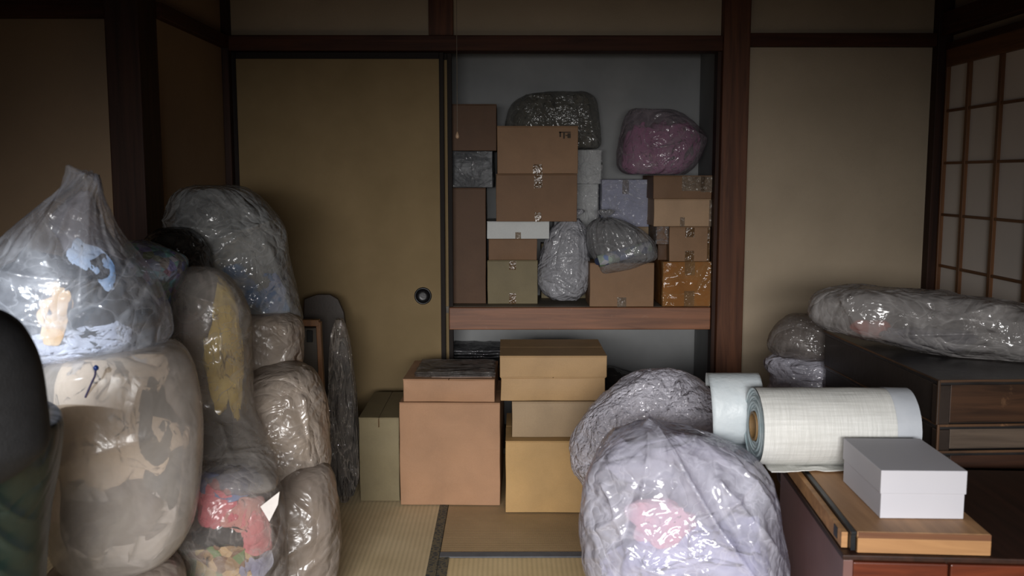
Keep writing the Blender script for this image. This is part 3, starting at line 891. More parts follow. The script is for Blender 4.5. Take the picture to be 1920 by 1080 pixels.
b1 = bag([(330, 165, 179), (345, 152, 185), (370, 118, 191), (400, 72, 205), (440, 20, 230), (480, -15, 264), (520, -34, 296), (560, -40, 316), (600, -40, 327), (632, -30, 324), (655, -5, 285), (672, 60, 225), (682, 110, 180)],
     2.15, .19, f_clear, 'clear white bag rising to a tied peak, holding dark and blue clothes, topmost at left', amp=.008, freq=7, seed=3, pleat=.016, nu=220, nv=200,
     folds=[(172, 345, 100, 500, .022, .012), (176, 350, 150, 480, .02, .010), (180, 350, 215, 520, .022, .012), (168, 345, 20, 470, .02, .013), (0, 490, 260, 520, .012, .01), (120, 610, 300, 590, .01, .01), (190, 680, 325, 625, .014, .012)])
bundle(140, 560, 2.02, 330, 130, .11, cloth('black', (30, 33, 40)), 'black clothing seen inside the peaked clear bag', 5, tilt=-8, name='folded_clothing')
bundle(225, 590, 2.13, 150, 120, .13, cloth('charcoal', (58, 52, 48)), 'charcoal grey clothing at the right inside the peaked clear bag', 6, name='folded_clothing')
bundle(200, 508, 2.00, 120, 50, .06, cloth('bluewhite', (120, 165, 215), (200, 215, 235)), 'light blue cloth above the black clothing in the peaked bag', 7, tilt=-28, name='folded_clothing')
bundle(82, 590, 1.955, 76, 90, .03, cloth('tan', (196, 146, 88), (216, 190, 150)), 'tan garment in the lower left of the peaked clear bag', 8, name='folded_clothing')
bundle(130, 645, 2.04, 260, 60, .11, cloth('white', (214, 218, 232)), 'white cloth lying at the bottom of the peaked clear bag', 9, name='folded_clothing')
bundle(190, 430, 2.15, 90, 80, .07, cloth('greycloth', (90, 86, 88), (150, 146, 150)), 'small grey crumpled cloth high in the peaked clear bag', 10, name='folded_clothing')

bag([(646, 240, 300), (650, 150, 330), (664, 95, 350), (695, 82, 366), (760, 80, 377), (850, 80, 380), (930, 82, 376), (985, 88, 364), (1030, 105, 335), (1050, 135, 300), (1057, 170, 250)],
    2.12, .17, f_milky, 'large milky bag bulging with pillows and grey cloth, under the peaked clear bag', amp=.006, freq=4.5, seed=12, sq=2.8, fine=.4,
    folds=[(150, 830, 330, 790, .01, .02), (95, 700, 220, 680, .01, .02)])
bundle(230, 850, 2.12, 330, 400, .15, cloth('palefill', (200, 195, 192), (178, 172, 168), 4), 'pale grey bedding filling the large milky bag', 113, amp=.005, freq=5, name='folded_bedding', cat='bedding', fit=.86)
bundle(215, 790, 2.02, 230, 240, .10, cloth('pillow', (220, 202, 180), (208, 188, 166), 3), 'beige pillow pressed inside the large milky bag', 13, amp=.006, freq=5, name='pillow', cat='pillow')
bundle(215, 975, 1.99, 230, 110, .06, cloth('greybrown', (82, 72, 70), (94, 84, 80)), 'grey brown cloth below the pillow in the milky bag', 14, amp=.006, tilt=14, name='folded_clothing')
bundle(325, 840, 2.02, 80, 190, .06, cloth('slate', (74, 78, 82)), 'slate grey cloth at the right inside the milky bag', 15, amp=.006, tilt=12, name='folded_clothing')
# little printed mark on it
bp = P(180, 690, 1.93)
v, f = tube([P(180, 690, 1.935), P(178, 705, 1.935), P(170, 722, 1.94), P(160, 745, 1.945)], .0022)
m_ = tag(mesh_obj('cord_tie', v, f, simple('cordblue', (70, 62, 90)), loc=tuple(bp)), 'thin dark cord end with blue toggle on the large milky bag', 'cord')
v, f = lathe(bp.x, bp.y, [(.001, bp.z - .006), (.005, bp.z - .003), (.0055, bp.z + .002), (.002, bp.z + .006)])
mesh_obj('toggle', v, f, simple('toggleblue', (36, 60, 120), rough=.3), m_, smooth=True)['label'] = 'blue toggle'

bag([(1050, 120, 300), (1056, 100, 330), (1085, 70, 352), (1150, 55, 360), (1230, 55, 360), (1290, 75, 345), (1315, 100, 320)], 2.12, .18, f_taupe2,
    'brown filled bag on the floor beneath the large milky bag', amp=.008, seed=16)
bag([(585, -230, -70), (592, -260, -5), (612, -270, 38), (650, -275, 68), (700, -275, 86), (780, -275, 98), (835, -270, 100), (862, -265, 82), (895, -250, 35), (915, -220, -20), (930, -180, -80)], 1.36, .09,
    simple('black_fabric', (20, 20, 22), (13, 13, 15), 60, .75, .5, .002, 400), 'black fabric case with rounded shoulder in the near left foreground', amp=.004, freq=4, seed=17, name='fabric_case', cat='case', sq=3.2)
pts = [P(x, y, 1.115) for x, y in ((-60, 660), (0, 668), (40, 700), (62, 740), (74, 800), (76, 850))]
bag([(782, -180, 60), (788, -220, 108), (800, -240, 125), (850, -250, 124), (900, -250, 116), (960, -255, 104), (1050, -260, 96), (1200, -270, 92), (1400, -270, 90), (1540, -250, 70), (1585, -200, 20)], 1.62, .17, f_teal,
    'dark teal ribbed bag standing in the near left corner under the black case', amp=.007, freq=5, seed=18, aniso=(1, 1, .6),
    folds=[(10, 930, 90, 1080, .012, .006), (30, 900, 110, 1060, .012, .006), (-10, 960, 60, 1100, .012, .006), (55, 880, 125, 1020, .01, .006)])
bag([(448, 243, 258), (456, 232, 290), (474, 226, 330), (490, 225, 349), (515, 227, 345), (550, 230, 332), (590, 235, 320), (630, 240, 310), (670, 260, 295)], 2.62, .12, f_iri,
    'small crinkled iridescent bag tucked behind the peaked clear bag', amp=.007, freq=14, seed=19)
bag([(428, 305, 345), (434, 285, 364), (450, 265, 383), (480, 255, 398), (520, 252, 404), (570, 258, 400), (620, 268, 390), (670, 290, 370)], 2.92, .14, f_black,
    'black crinkled rubbish bag between the iridescent bag and tall grey bag', amp=.008, freq=12, seed=20)
bag([(350, 365, 425), (355, 335, 462), (372, 316, 492), (400, 309, 520), (435, 309, 538), (480, 318, 546), (530, 345, 556), (570, 395, 563), (594, 470, 566), (605, 535, 563)], 3.2, .20, f_grey,
    'big clear grey bag of bedding and blue cloth heaped highest against the sliding door', amp=.009, freq=8, seed=21, nu=220, nv=190, xmin=XL + .04,
    folds=[(330, 410, 470, 430, .014, .012), (440, 440, 530, 410, .016, .01), (420, 480, 500, 420, .014, .01), (540, 420, 555, 580, .012, .01), (400, 530, 560, 600, .014, .01)])
bundle(400, 430, 3.22, 150, 110, .13, cloth('grey_bed', (128, 128, 126), (106, 106, 104)), 'grey bedding in the upper part of the big grey bag', 22, name='folded_bedding', cat='bedding')
bundle(490, 490, 3.2, 110, 110, .14, cloth('grey_bed2', (140, 138, 134), (110, 108, 104)), 'pale grey bedding in the middle of the big grey bag', 23, name='folded_bedding', cat='bedding')
bundle(490, 552, 3.04, 170, 56, .08, cloth('blue', (92, 146, 205), (70, 112, 170)), 'bright blue cloth along the bottom of the big grey bag', 24, tilt=-24, name='folded_clothing')
bundle(538, 558, 3.06, 50, 64, .07, cloth('palelilac', (190, 196, 222), (150, 160, 200)), 'pale lilac cloth at the lower right of the big grey bag', 25, name='folded_clothing')
bag([(585, 450, 540), (600, 440, 564), (635, 436, 570), (675, 438, 569), (702, 450, 561), (713, 470, 545), (717, 490, 528)], 3.1, .16, f_taupe,
    'small taupe bag squeezed between the big grey bag and round taupe bag', amp=.010, freq=10, seed=26, xmin=XL + .04)
bag([(688, 510, 565), (700, 478, 586), (740, 450, 605), (795, 438, 618), (850, 440, 620), (890, 455, 612), (918, 490, 594), (935, 520, 568), (938, 535, 552)], 2.88, .19, f_taupe,
    'round taupe bag of packed cloth in the middle of the left pile', amp=.011, freq=9, seed=27, folds=[(585, 730, 600, 850, .012, .008), (560, 800, 600, 750, .012, .006), (540, 880, 600, 900, .014, .008)])
bag([(868, 560, 606), (882, 530, 620), (925, 500, 634), (990, 480, 640), (1050, 478, 639), (1090, 490, 632), (1108, 520, 600)], 2.76, .17, f_taupe2,
    'taupe bag with grey streaks standing on the tatami at the end of the pile', amp=.010, freq=7, seed=28, folds=[(560, 1000, 630, 960, .014, .02), (560, 1060, 630, 1000, .014, .015)])
bag([(503, 360, 384), (510, 344, 415), (535, 328, 444), (580, 320, 465), (650, 315, 473), (720, 325, 474), (770, 340, 479), (812, 352, 497, -.05), (850, 362, 513, -.12), (880, 376, 521, -.18), (898, 425, 521, -.21), (908, 480, 517, -.22)], 2.6, .14, f_milky2,
    'tall milky bag with yellow cloth, sloping down beside the pillow bag', amp=.008, freq=7, seed=29, nu=200, nv=190,
    folds=[(395, 740, 510, 850, .02, .012), (440, 780, 520, 890, .018, .008), (385, 860, 470, 845, .014, .01), (345, 530, 430, 560, .012, .01)])
bundle(440, 670, 2.50, 80, 230, .08, cloth('yellow', (232, 206, 110), (200, 172, 88)), 'yellow cloth inside the tall milky bag', 30, name='folded_clothing')
bundle(400, 620, 2.62, 110, 150, .09, cloth('mauve', (128, 116, 112), (112, 102, 98)), 'mauve grey cloth behind the yellow cloth', 31, name='folded_clothing')
bag([(862, 390, 440), (873, 362, 478), (898, 345, 513), (930, 332, 530), (980, 322, 538), (1050, 318, 541), (1120, 320, 534), (1180, 335, 510), (1208, 360, 470)], 2.40, .17, plastic('flowery', (200, 194, 190), .22, .14, .7, 8),
    'clear bag of pink, blue and leaf patterned cloth at the foot of the pile', amp=.008, freq=8, seed=32, nu=200, nv=180, folds=[(510, 915, 535, 1000, .012, .01)])
bundle(440, 905, 2.32, 110, 52, .09, cloth('dustyblue', (112, 128, 170), (86, 96, 132)), 'dusty blue cloth at the top of the pink cloth bag', 33, tilt=-14, name='folded_clothing')
bundle(398, 955, 2.27, 74, 78, .06, cloth('rose', (206, 108, 118), (184, 84, 96)), 'deep rose crumpled cloth beside the dusty blue cloth', 34, name='folded_clothing')
bundle(500, 1000, 2.28, 78, 90, .06, cloth('pink', (214, 136, 138), (196, 112, 118)), 'pink crumpled cloth at the right of the leaf patterned cloth', 35, name='folded_clothing')
bundle(450, 965, 2.30, 70, 54, .07, cloth('palepink', (196, 142, 132), (182, 122, 116)), 'pale salmon cloth between the two pink cloths', 36, name='folded_clothing')
bundle(405, 1013, 2.25, 110, 34, .05, cloth('jet', (36, 38, 40)), 'black folded strip above the leaf patterned cloth', 37, tilt=-4, name='folded_clothing')
bundle(405, 1075, 2.26, 160, 96, .09, cloth('leafy', (0, 0, 0), multi=[(150, 122, 88), (104, 128, 78), (172, 150, 92), (120, 88, 62), (92, 112, 82), (188, 160, 120)]), 'green and brown leaf patterned cloth low in the clear bag', 38, name='folded_clothing')
bundle(505, 1075, 2.28, 60, 50, .06, cloth('whiteblue', (200, 204, 220), (120, 120, 150)), 'white and blue cloth beside the leaf patterned cloth', 39, name='folded_clothing')
# white torn paper corner
q = [P(488, 950, 2.262), P(524, 922, 2.275), P(521, 946, 2.27), P(505, 978, 2.258)]
V = [tuple(a) for a in q] + [(a.x, a.y + .002, a.z) for a in q]
tag(MB().hexa(V).obj('paper_scrap', simple('paper', (222, 216, 212), rough=.8)), 'white torn paper scrap showing beside the pink cloth', 'paper')

# ---------------- leaning frames by the sliding door
lean = lambda px, py, Yb: P(px, py, Yb)
def leaning(name, label, cat, outline, Y, th, mat_, leany=.10):
    """flat panel cut to an outline, leaning back towards the door"""
    zmin = min(P(x, y, Y).z for x, y in outline)
    pts = []
    for x, y in outline:
        p = P(x, y, Y); pts.append((p.x, Y + (p.z - zmin) * leany, p.z - min(0, zmin) if zmin < 0 else p.z))
    n = len(pts)
    V = pts + [(a, b + th, c) for a, b, c in pts]
    Fc = [tuple(range(n)), tuple(range(n, 2 * n))[::-1]] + [(i, i + n, (i + 1) % n + n, (i + 1) % n) for i in range(n)]
    o = mesh_obj(name, V, Fc, mat_, loc=(sum(p[0] for p in pts) / n, Y, min(p[2] for p in pts)))
    return tag(o, label, cat)
o = leaning('leaning_board', 'dark round shouldered board leaning on the sliding door behind the picture frame', 'board',
        [(560, 905), (560, 575), (585, 566), (610, 566), (626, 575), (638, 600), (660, 740), (668, 905)], 3.85, .015, simple('dark_brown_board', (56, 44, 34), (46, 36, 28), 6, .5), .14)
o.modifiers.new('bevel', 'BEVEL').width = .003
fr = empty('picture_frame', tuple(P(590, 930, 3.62)), 'narrow wooden picture frame standing on edge behind the taupe bags', 'frame')
fw = wood('frame_wood', (122, 84, 50), (96, 62, 36), 'z', .4, wear=(150, 112, 70))
def bar(parent, nm, pa, pb, Y0, Y1, w_, th, mat_):
    A = P(pa[0], pa[1], Y0); B = P(pb[0], pb[1], Y1)
    pts = [(A.x, A.y, A.z), (A.x + w_, A.y, A.z), (A.x + w_, A.y + th, A.z), (A.x, A.y + th, A.z), (B.x, B.y, B.z), (B.x + w_, B.y, B.z), (B.x + w_, B.y + th, B.z), (B.x, B.y + th, B.z)]
    return MB().hexa(pts).obj(nm, mat_, parent, bevel=.002)
bar(fr, 'side_rail', (608, 935), (592, 604), 3.58, 3.62, .018, .03, fw)
bar(fr, 'side_rail', (545, 935), (535, 600), 3.58, 3.62, .018, .03, fw)
bar(fr, 'top_rail', (536, 612), (536, 600), 3.618, 3.62, .125, .03, fw)
bar(fr, 'backing', (556, 930), (545, 615), 3.600, 3.635, .10, .012, simple('frame_back', (72, 64, 54), rough=.5))
bar(fr, 'dark_clip', (575, 642), (575, 620), 3.605, 3.608, .022, .01, simple('clipblack', (18, 18, 18)))
# film wrapped picture in front
fpan = empty('wrapped_picture', tuple(P(640, 940, 3.56)), 'tall film wrapped black panel leaning beside the slim upright carton', 'picture')
def slab(parent, nm, outl, Y, th, mat_, ly, amp=0, seed=0):
    n = 34
    L = catmull([(P(a, y, Y).x, P(b, y, Y).x, P(a, y, Y).z) for y, a, b in outl], n)
    m = 14; V = []
    z0 = L[:, 2].min()
    for side in (0, 1):
        for i in range(n):
            for j in range(m):
                t = j / (m - 1); x = L[i, 0] * (1 - t) + L[i, 1] * t; z = L[i, 2]
                V.append((x, Y + (z - z0) * ly + side * th, z))
    V = np.array(V)
    if amp:
        q_ = V * np.array([30, 1, 6]) + seed
        V[:, 1] += (ridge(q_, 2) - .5) * amp
    V[:, 2] = np.maximum(V[:, 2], .004)
    Fc = []
    for s_ in (0, 1):
        for i in range(n - 1):
            for j in range(m - 1):
                a = s_ * n * m + i * m + j
                Fc.append((a, a + 1, a + m + 1, a + m) if s_ == 0 else (a, a + m, a + m + 1, a + 1))
    nm_ = n * m
    for i in range(n - 1):
        for j in (0, m - 1):
            a = i * m + j; Fc.append((a, a + m, a + m + nm_, a + nm_))
    for j in range(m - 1):
        for i in (0, n - 1):
            a = i * m + j; Fc.append((a, a + nm_, a + nm_ + 1, a + 1))
    return mesh_obj(nm, V, Fc, mat_, parent, smooth=False)
slab(fpan, 'panel', [(640, 622, 640), (700, 619, 652), (800, 618, 662), (900, 622, 668), (930, 628, 662)], 3.56, .02, simple('panel_black', (24, 26, 30), (46, 44, 42), 7, .35, .3, .004, 30), .12)
slab(fpan, 'film_wrap', [(606, 621, 632), (640, 612, 644), (700, 610, 655), (800, 612, 666), (900, 622, 671), (942, 640, 652)], 3.54, .05, plastic('wrap_picture', (180, 170, 160), .30, .07, 1, 10, stretch=(3, 3, .6)), .12, .02, 5)

# ---------------- closet soft things
f_cl = plastic('closet_clear', (160, 158, 152), .30, .14, .7, 12)
bag([(172, 1025, 1075), (175, 998, 1100), (186, 972, 1115), (205, 955, 1121), (235, 947, 1124), (262, 946, 1126), (276, 955, 1122), (281, 975, 1105)], YF + .305, .075, f_cl,
    'clear bag of folded bedding on top of the boxes in the closet', amp=.007, freq=12, seed=41, ymax=YC - .008, folds=[(985, 180, 1110, 185, .01, .008), (1100, 200, 1115, 270, .01, .008)], floor_z=zwb + .002, knot_at=None)
bundle(1035, 235, YF + .305, 150, 92, .062, cloth('olive_bed', (104, 98, 84), (84, 80, 70)), 'olive grey folded bedding inside the closet top bag', 42, name='folded_bedding', cat='bedding', zmin=zwb + .006)
bag([(203, 1192, 1232), (208, 1180, 1265), (228, 1168, 1298), (255, 1160, 1322), (285, 1154, 1320), (312, 1155, 1302), (326, 1170, 1280), (331, 1195, 1255)], YF + .17, .14, plastic('pink_film', (196, 184, 192), .34, .14, .7, 9),
    'clear bag with pink contents on top of the right closet boxes', amp=.009, freq=9, seed=43, pleat=0, folds=[(1300, 262, 1180, 290, .014, .01), (1320, 262, 1240, 225, .012, .008), (1200, 215, 1230, 320, .01, .01)], floor_z=max(ZRT, zlav) + .004)
bundle(1225, 285, YF + .09, 160, 90, .10, cloth('pinkpurple', (186, 122, 162), (164, 104, 142)), 'pink cloth at the bottom of the bag in the closet', 44, name='folded_clothing', zmin=max(ZRT, zlav) + .008)
bundle(1290, 280, YF + .14, 56, 70, .08, cloth('greypale', (150, 146, 146)), 'pale grey cloth beside the pink cloth in the closet', 45, name='folded_clothing', zmin=max(ZRT, zlav) + .008)
f_wh = plastic('white_bag', (206, 206, 212), .78, .16, .8, 13)
bag([(412, 1066, 1084), (422, 1046, 1094), (445, 1026, 1102), (485, 1013, 1106), (525, 1010, 1106), (548, 1018, 1100), (560, 1036, 1084)], YF + .12, .115, f_wh,
    'upright white crinkled bag knotted at the top on the closet shelf', amp=.008, freq=13, seed=46, pleat=.02, aniso=(1, 1, 1.8), floor_z=ZSH + .002, knot_at=(1076, 408, .028, .3))
f_n = plastic('roll_bag', (204, 204, 206), .34, .12, .6, 11)
bag([(412, 1126, 1146), (418, 1112, 1172), (432, 1103, 1204), (452, 1101, 1225), (470, 1104, 1233), (486, 1112, 1230), (500, 1120, 1195), (510, 1124, 1150), (514, 1128, 1136)], YF - .0, .115, f_n,
    'clear knotted bag of patterned rolls drooping over the front shelf box', amp=.006, freq=10, seed=47, pleat=.03, knot_at=(1136, 408, .028, .1), folds=[(1136, 415, 1110, 470, .008, .006), (1136, 415, 1160, 480, .008, .006), (1136, 415, 1200, 440, .008, .006)])
# patterned roll inside
A = P(1122, 490, YF - .085); B = P(1220, 462, YF - .06)
v, f = tube([A, A.lerp(B, .33), A.lerp(B, .66), B], .026, 20)
rr_ = tag(mesh_obj('fabric_roll', v, f, cloth('rolls', (130, 140, 170), multi=[(120, 134, 168), (150, 160, 150), (96, 104, 130), (120, 140, 116), (170, 170, 176)]), loc=tuple(A), smooth=True), 'patterned blue green fabric roll inside the knotted closet bag', 'roll')
v, f = tube([A + Vector((-.002, -.002, 0)), A + Vector((-.004, -.004, 0))], .016, 18)
mesh_obj('roll_core', v, f, simple('corenavy', (44, 52, 78)), rr_)['label'] = 'dark core end'
bundle(1150, 455, YF + .02, 76, 54, .07, cloth('darkgreycl', (116, 114, 114)), 'grey cloth behind the patterned roll in the knotted bag', 48, name='folded_clothing', zmin=zo + .003)

# lower closet
bag([(690, 1140, 1150), (697, 1132, 1164), (710, 1124, 1190), (735, 1112, 1215), (790, 1110, 1222), (828, 1115, 1215), (838, 1135, 1190)], 4.44, .13, plastic('dark_bag', (98, 94, 92), .9, .3, .6, 10),
    'dark grey bag slumped in the lower closet right of the box stack', amp=.014, freq=10, seed=50, floor_z=.022)
bag([(712, 1300, 1322), (722, 1284, 1336), (745, 1270, 1340), (790, 1265, 1342), (828, 1275, 1338), (838, 1290, 1325)], 4.42, .10, plastic('grey_lump', (140, 136, 134), .9, .3, .3, 10),
    'lumpy grey bag in the lower right corner of the closet', amp=.02, freq=13, seed=51, floor_z=.022)
# bulk of folded plastic sheets at lower left of the closet
def wavy_sheet(x0, x1, y0, y1, z, th, amp, seed, n=36, f_=9):
    xs = np.linspace(x0, x1, n); ys_ = np.linspace(y0, y1, n)
    X, Yy = np.meshgrid(xs, ys_); q_ = np.stack([X.ravel() * f_, Yy.ravel() * f_, np.full(n * n, seed * 3.3)], 1)
    Z = z + th + (fbm(q_, 2) + (ridge(q_ * 1.6, 2) - .5)) * amp
    edge = pn(np.stack([X.ravel() * 14, Yy.ravel() * 14, np.full(n * n, seed + 9.)], 1)) * .01
    top = np.stack([X.ravel() + edge, Yy.ravel() + edge, Z], 1); bot = top.copy(); bot[:, 2] -= th
    bot[:, 2] = np.maximum(bot[:, 2], z)
    top[:, 2] = np.maximum(top[:, 2], z + .0015)
    V = np.concatenate([top, bot]); Fc = []
    for i in range(n - 1):
        for j in range(n - 1):
            a = i * n + j; Fc.append((a, a + 1, a + n + 1, a + n)); b = a + n * n; Fc.append((b, b + n, b + n + 1, b + 1))
    N2 = n * n
    for j in range(n - 1):
        Fc.append((j, j + N2, j + 1 + N2, j + 1)); a = (n - 1) * n + j; Fc.append((a, a + 1, a + 1 + N2, a + N2))
        a = j * n; Fc.append((a, a + n, a + n + N2, a + N2)); a = j * n + n - 1; Fc.append((a, a + N2, a + n + N2, a + n))
    return V, Fc
f_sheet = plastic('sleeve', (196, 190, 186), .20, .08, .7, 10, stretch=(1, 1, 1))
f_sheetd = plastic('sleeve_dark', (110, 110, 114), .6, .10, .8, 9, stretch=(.5, 1, 1))
zs0 = zat(690, 4.36)
xa, xb = xat(842, 650, 4.36), xat(944, 650, 4.36)
carton(846, 690, 945, 850, 4.36, .24, c_dark, 'dark box hidden in the lower closet beneath the folded plastic sheets', z0=.022, z1=zs0)
for k in range(7):
    V, Fc = wavy_sheet(xa + .004 * (k % 3), xb - .006 * (k % 2), 4.33 + .006 * (k % 3), 4.58, zs0 + .002 + k * .0125, .008, .006, 60 + k, n=26)
    o = mesh_obj('plastic_sheet', V, Fc, f_sheetd, loc=((xa + xb) / 2, 4.45, zs0 + k * .0125), smooth=True)
    tag(o, ['lowest', 'second lowest', 'third lowest', 'middle', 'third from the top', 'second from the top', 'topmost'][k] + ' dark plastic sheet in the pile below the shelf', 'plastic sheet', 'plastic sheets piled under the left of the shelf')
# clear document sleeves on the shallow carton
xs0, xs1 = xat(775, 700, yU + .02), xat(928, 700, yU + .02)
paper_d = simple('print_dark', (140, 116, 102), (104, 84, 74), 14, .6)
c_, s_ = 1, 0
for k, (dx0, dx1, mt, lab) in enumerate([(.045, .0, paper_d, 'dark brown printed sheet lying under clear sleeves on the shallow carton')]):
    V, Fc = wavy_sheet(xs0 + .02 + dx0, xs1 - .01, yU + .035, yU + .27, zT + .001, .003, .0, 70)
    tag(mesh_obj('printed_sheet', V, Fc, mt, loc=(xs0 + .1, yU + .1, zT + .001)), lab, 'paper')
for k in range(4):
    V, Fc = wavy_sheet(xs0 + .004 * k, xs1 - .003 * (k % 2), yU + .022 + .003 * k, yU + .285, zT + .0055 + k * .005, .0018, .0022, 80 + k)
    o = mesh_obj('clear_sleeve', V, Fc, f_sheet, loc=(xs0 + .1, yU + .1, zT + .005 + k * .005), smooth=True)
    tag(o, ['lowest', 'second lowest', 'second from the top', 'topmost'][k] + ' clear plastic sleeve in the small pile on the shallow reddish carton', 'plastic sleeve', 'clear sleeves on the shallow reddish carton')

# ---------------- big bags at centre right
f_bub = plastic('bubble', (236, 234, 246), .62, .10, .9, 15, bubble=105)
bag([(696, 1222, 1250), (702, 1200, 1278), (716, 1172, 1308), (740, 1138, 1338), (770, 1108, 1372), (805, 1084, 1398), (845, 1068, 1412), (875, 1070, 1416), (905, 1086, 1410), (950, 1100, 1400), (1000, 1105, 1395), (1045, 1120, 1380)], 2.98, .18, f_bub,
    'heap of crumpled bubble wrap behind the large clear bag', amp=.014, freq=12, seed=90, nu=240, nv=200, name='bubble_wrap', cat='bubble wrap')
bag([(774, 1211, 1223), (788, 1196, 1246), (806, 1162, 1310), (832, 1124, 1372), (862, 1102, 1410), (900, 1090, 1436), (940, 1085, 1447), (985, 1084, 1453), (1035, 1088, 1462), (1085, 1092, 1472), (1140, 1098, 1474), (1190, 1115, 1462), (1215, 1150, 1430)], 2.30, .22,
    plastic('big_clear', (222, 222, 236), .48, .08, .8, 8), 'large shiny clear bag with a pointed top in the centre foreground', amp=.017, freq=7, seed=91, nu=260, nv=230,
    folds=[(1224, 792, 1372, 1030, .030, .007), (1205, 800, 1180, 900, .016, .008), (1120, 880, 1170, 1010, .014, .008), (1350, 830, 1430, 960, .018, .009), (1320, 860, 1440, 1020, .018, .010), (1180, 1000, 1360, 1045, .016, .010), (1330, 900, 1380, 870, .014, .006), (1110, 960, 1190, 880, .014, .008), (1240, 820, 1330, 960, .012, .008)])
bundle(1235, 985, 2.15, 130, 70, .05, cloth('redpink', (222, 156, 168), (206, 176, 190)), 'pink cloth showing faintly inside the large clear bag', 92, name='folded_clothing')
bundle(1300, 1050, 2.26, 280, 150, .13, cloth('lilacwhite', (196, 196, 220), (170, 170, 200)), 'lilac white bedding at the bottom of the large clear bag', 93, name='folded_bedding', cat='bedding')
bundle(1270, 900, 2.34, 230, 140, .12, cloth('greywhite', (196, 194, 204), (160, 158, 170)), 'grey white cloth filling the upper part of the large clear bag', 94, name='folded_clothing')

# ---------------- dark trunks at the right
ZT = .683
tc = G(1760, 713, ZT); tb = G(1545, 620, ZT)
TA = math.atan2(-(tb.x - tc.x), tb.y - tc.y)
TD = (tb - tc).length
def trunk(x0, x1, y0, y1, z0, z1, face, label, sh=0):
    r = empty('wooden_trunk', ((x0 + x1) / 2, (y0 + y1) / 2, z0), label, 'trunk')
    def bx(nm, mat_, q, par, bevel=0): return rotbox(tc.x, tc.y, TA, q).obj(nm, mat_, par, bevel=bevel)
    s_ = simple('lacquer_side', (52, 46, 43), (40, 35, 33), 5, .42, .3, .003, 30, spec=.4)
    bx('carcass', s_, (x0 + .004, x1, y0 + .006, y1, z0 + .001, z1 - .014), r, bevel=.003)
    bx('front_panel', face, (x0 + .035, x1 - .01, y0 - .001, y0 + .006, z0 + .006, z1 - .012), r, bevel=.002)
    bx('lid_board', simple('lacquer_top', (50, 48, 48), (34, 32, 32), 7, .33, .4, .004, 22, spec=.5), (x0, x1, y0 - .003, y1 + .002, z1 - .014, z1), r, bevel=.003)
    ew = wood('worn_edge', (92, 66, 46), (52, 40, 32), 'z', .5, wear=(150, 110, 76))
    bx('corner_post', simple('lacquer_corner', (58, 48, 42), (44, 37, 33), 9, .4), (x0 - .002, x0 + .035, y0 - .005, y0 + .03, z0 + .001, z1 - .014), r, bevel=.004)
    bx('edge_strip', ew, (x0 - .003, x0 + .004, y0 - .006, y0 + .002, z0 + .001, z1 + .001), r, bevel=.002)
    bx('edge_strip', wood('worn_edge', (92, 66, 46), (52, 40, 32), 'y', .5, wear=(150, 110, 76)), (x0 - .002, x0 + .003, y0, y1, z1 - .004, z1 + .0012), r, bevel=.001)
    bx('edge_strip', wood('worn_edge', (92, 66, 46), (52, 40, 32), 'x', .5, wear=(150, 110, 76)), (x0, x1, y0 - .0045, y0, z1 - .006, z1 + .0012), r, bevel=.001)
    return r
tw1 = wood('trunk_face', (74, 50, 34), (42, 28, 20), 'x', .45, wear=(112, 82, 58))
tw2 = wood('trunk_face_grey', (96, 82, 70), (74, 62, 52), 'x', .55)
tw3 = wood('trunk_face_dark', (62, 38, 26), (42, 26, 18), 'x', .5)
tx0 = tc.x
z795, z847 = P(1760, 797, tc.y).z, P(1760, 847, tc.y).z
TX1 = XR - .03
trunk(tx0, TX1, tc.y, tc.y + TD, z795, ZT, tw1, 'black lacquered wooden chest with worn brown edges, topmost of the stack at right')
trunk(tx0 + .008, TX1, tc.y + .008, tc.y + TD, z847, z795 - .001, tw2, 'second black chest with greyish front, directly below the topmost chest')
trunk(tx0 + .014, TX1, tc.y + .01, tc.y + TD, .25, z847 - .001, tw3, 'third dark brown chest in the stack beside the shoji')
trunk(tx0 + .014, TX1, tc.y + .01, tc.y + TD, .003, .249, tw3, 'lowest dark brown chest of the stack on the floor at right')

# red cabinet in front
ZC = .467
fl = G(1582, 1039, ZC); bl = G(1464, 874, ZC)
ang = math.atan2(-(bl.x - fl.x), bl.y - fl.y)
cw = 1.10; cdp = (bl - fl).length
rc = empty('red_cabinet', (fl.x + .5, fl.y + .3, 0), 'low reddish brown lacquered cabinet in the near right foreground', 'cabinet')
def rb(x0, x1, y0, y1, z0, z1, a=None):
    """box in the cabinet's own frame (x along its front, y back) turned into the room"""
    m = MB().box(x0, x1, y0, y1, z0, z1); a = ang if a is None else a
    c, s = math.cos(a), math.sin(a)
    m.v = [(fl.x + x * c - y * s, fl.y + x * s + y * c, z) for x, y, z in m.v]
    return m
redside = simple('mauve_side', (112, 82, 78), (98, 70, 66), 4, .4, .15, .002, 40)
redfront = wood('red_front', (100, 48, 30), (74, 34, 22), 'x', .3)
rb(.0, .02, 0, cdp, .003, ZC - .012).obj('side_panel', redside, rc, bevel=.002)
rb(cw - .02, cw, 0, cdp, .003, ZC - .012).obj('side_panel', redside, rc, bevel=.002)
rb(.02, cw - .02, .02, cdp, .003, ZC - .014).obj('body', tw3, rc)
rb(-.003, cw, -.004, cdp, ZC - .012, ZC).obj('top_board', wood('red_top', (50, 30, 22), (36, 22, 16), 'y', .5, spec=.25), rc, bevel=.003)
rb(.02, .21, -.002, .02, .26, ZC - .016).obj('drawer', redfront, rc, bevel=.003)
rb(.215, .86, -.002, .02, .26, ZC - .016).obj('drawer', redfront, rc, bevel=.003)
rb(.02, .86, -.002, .02, .01, .254).obj('drawer', redfront, rc, bevel=.003)
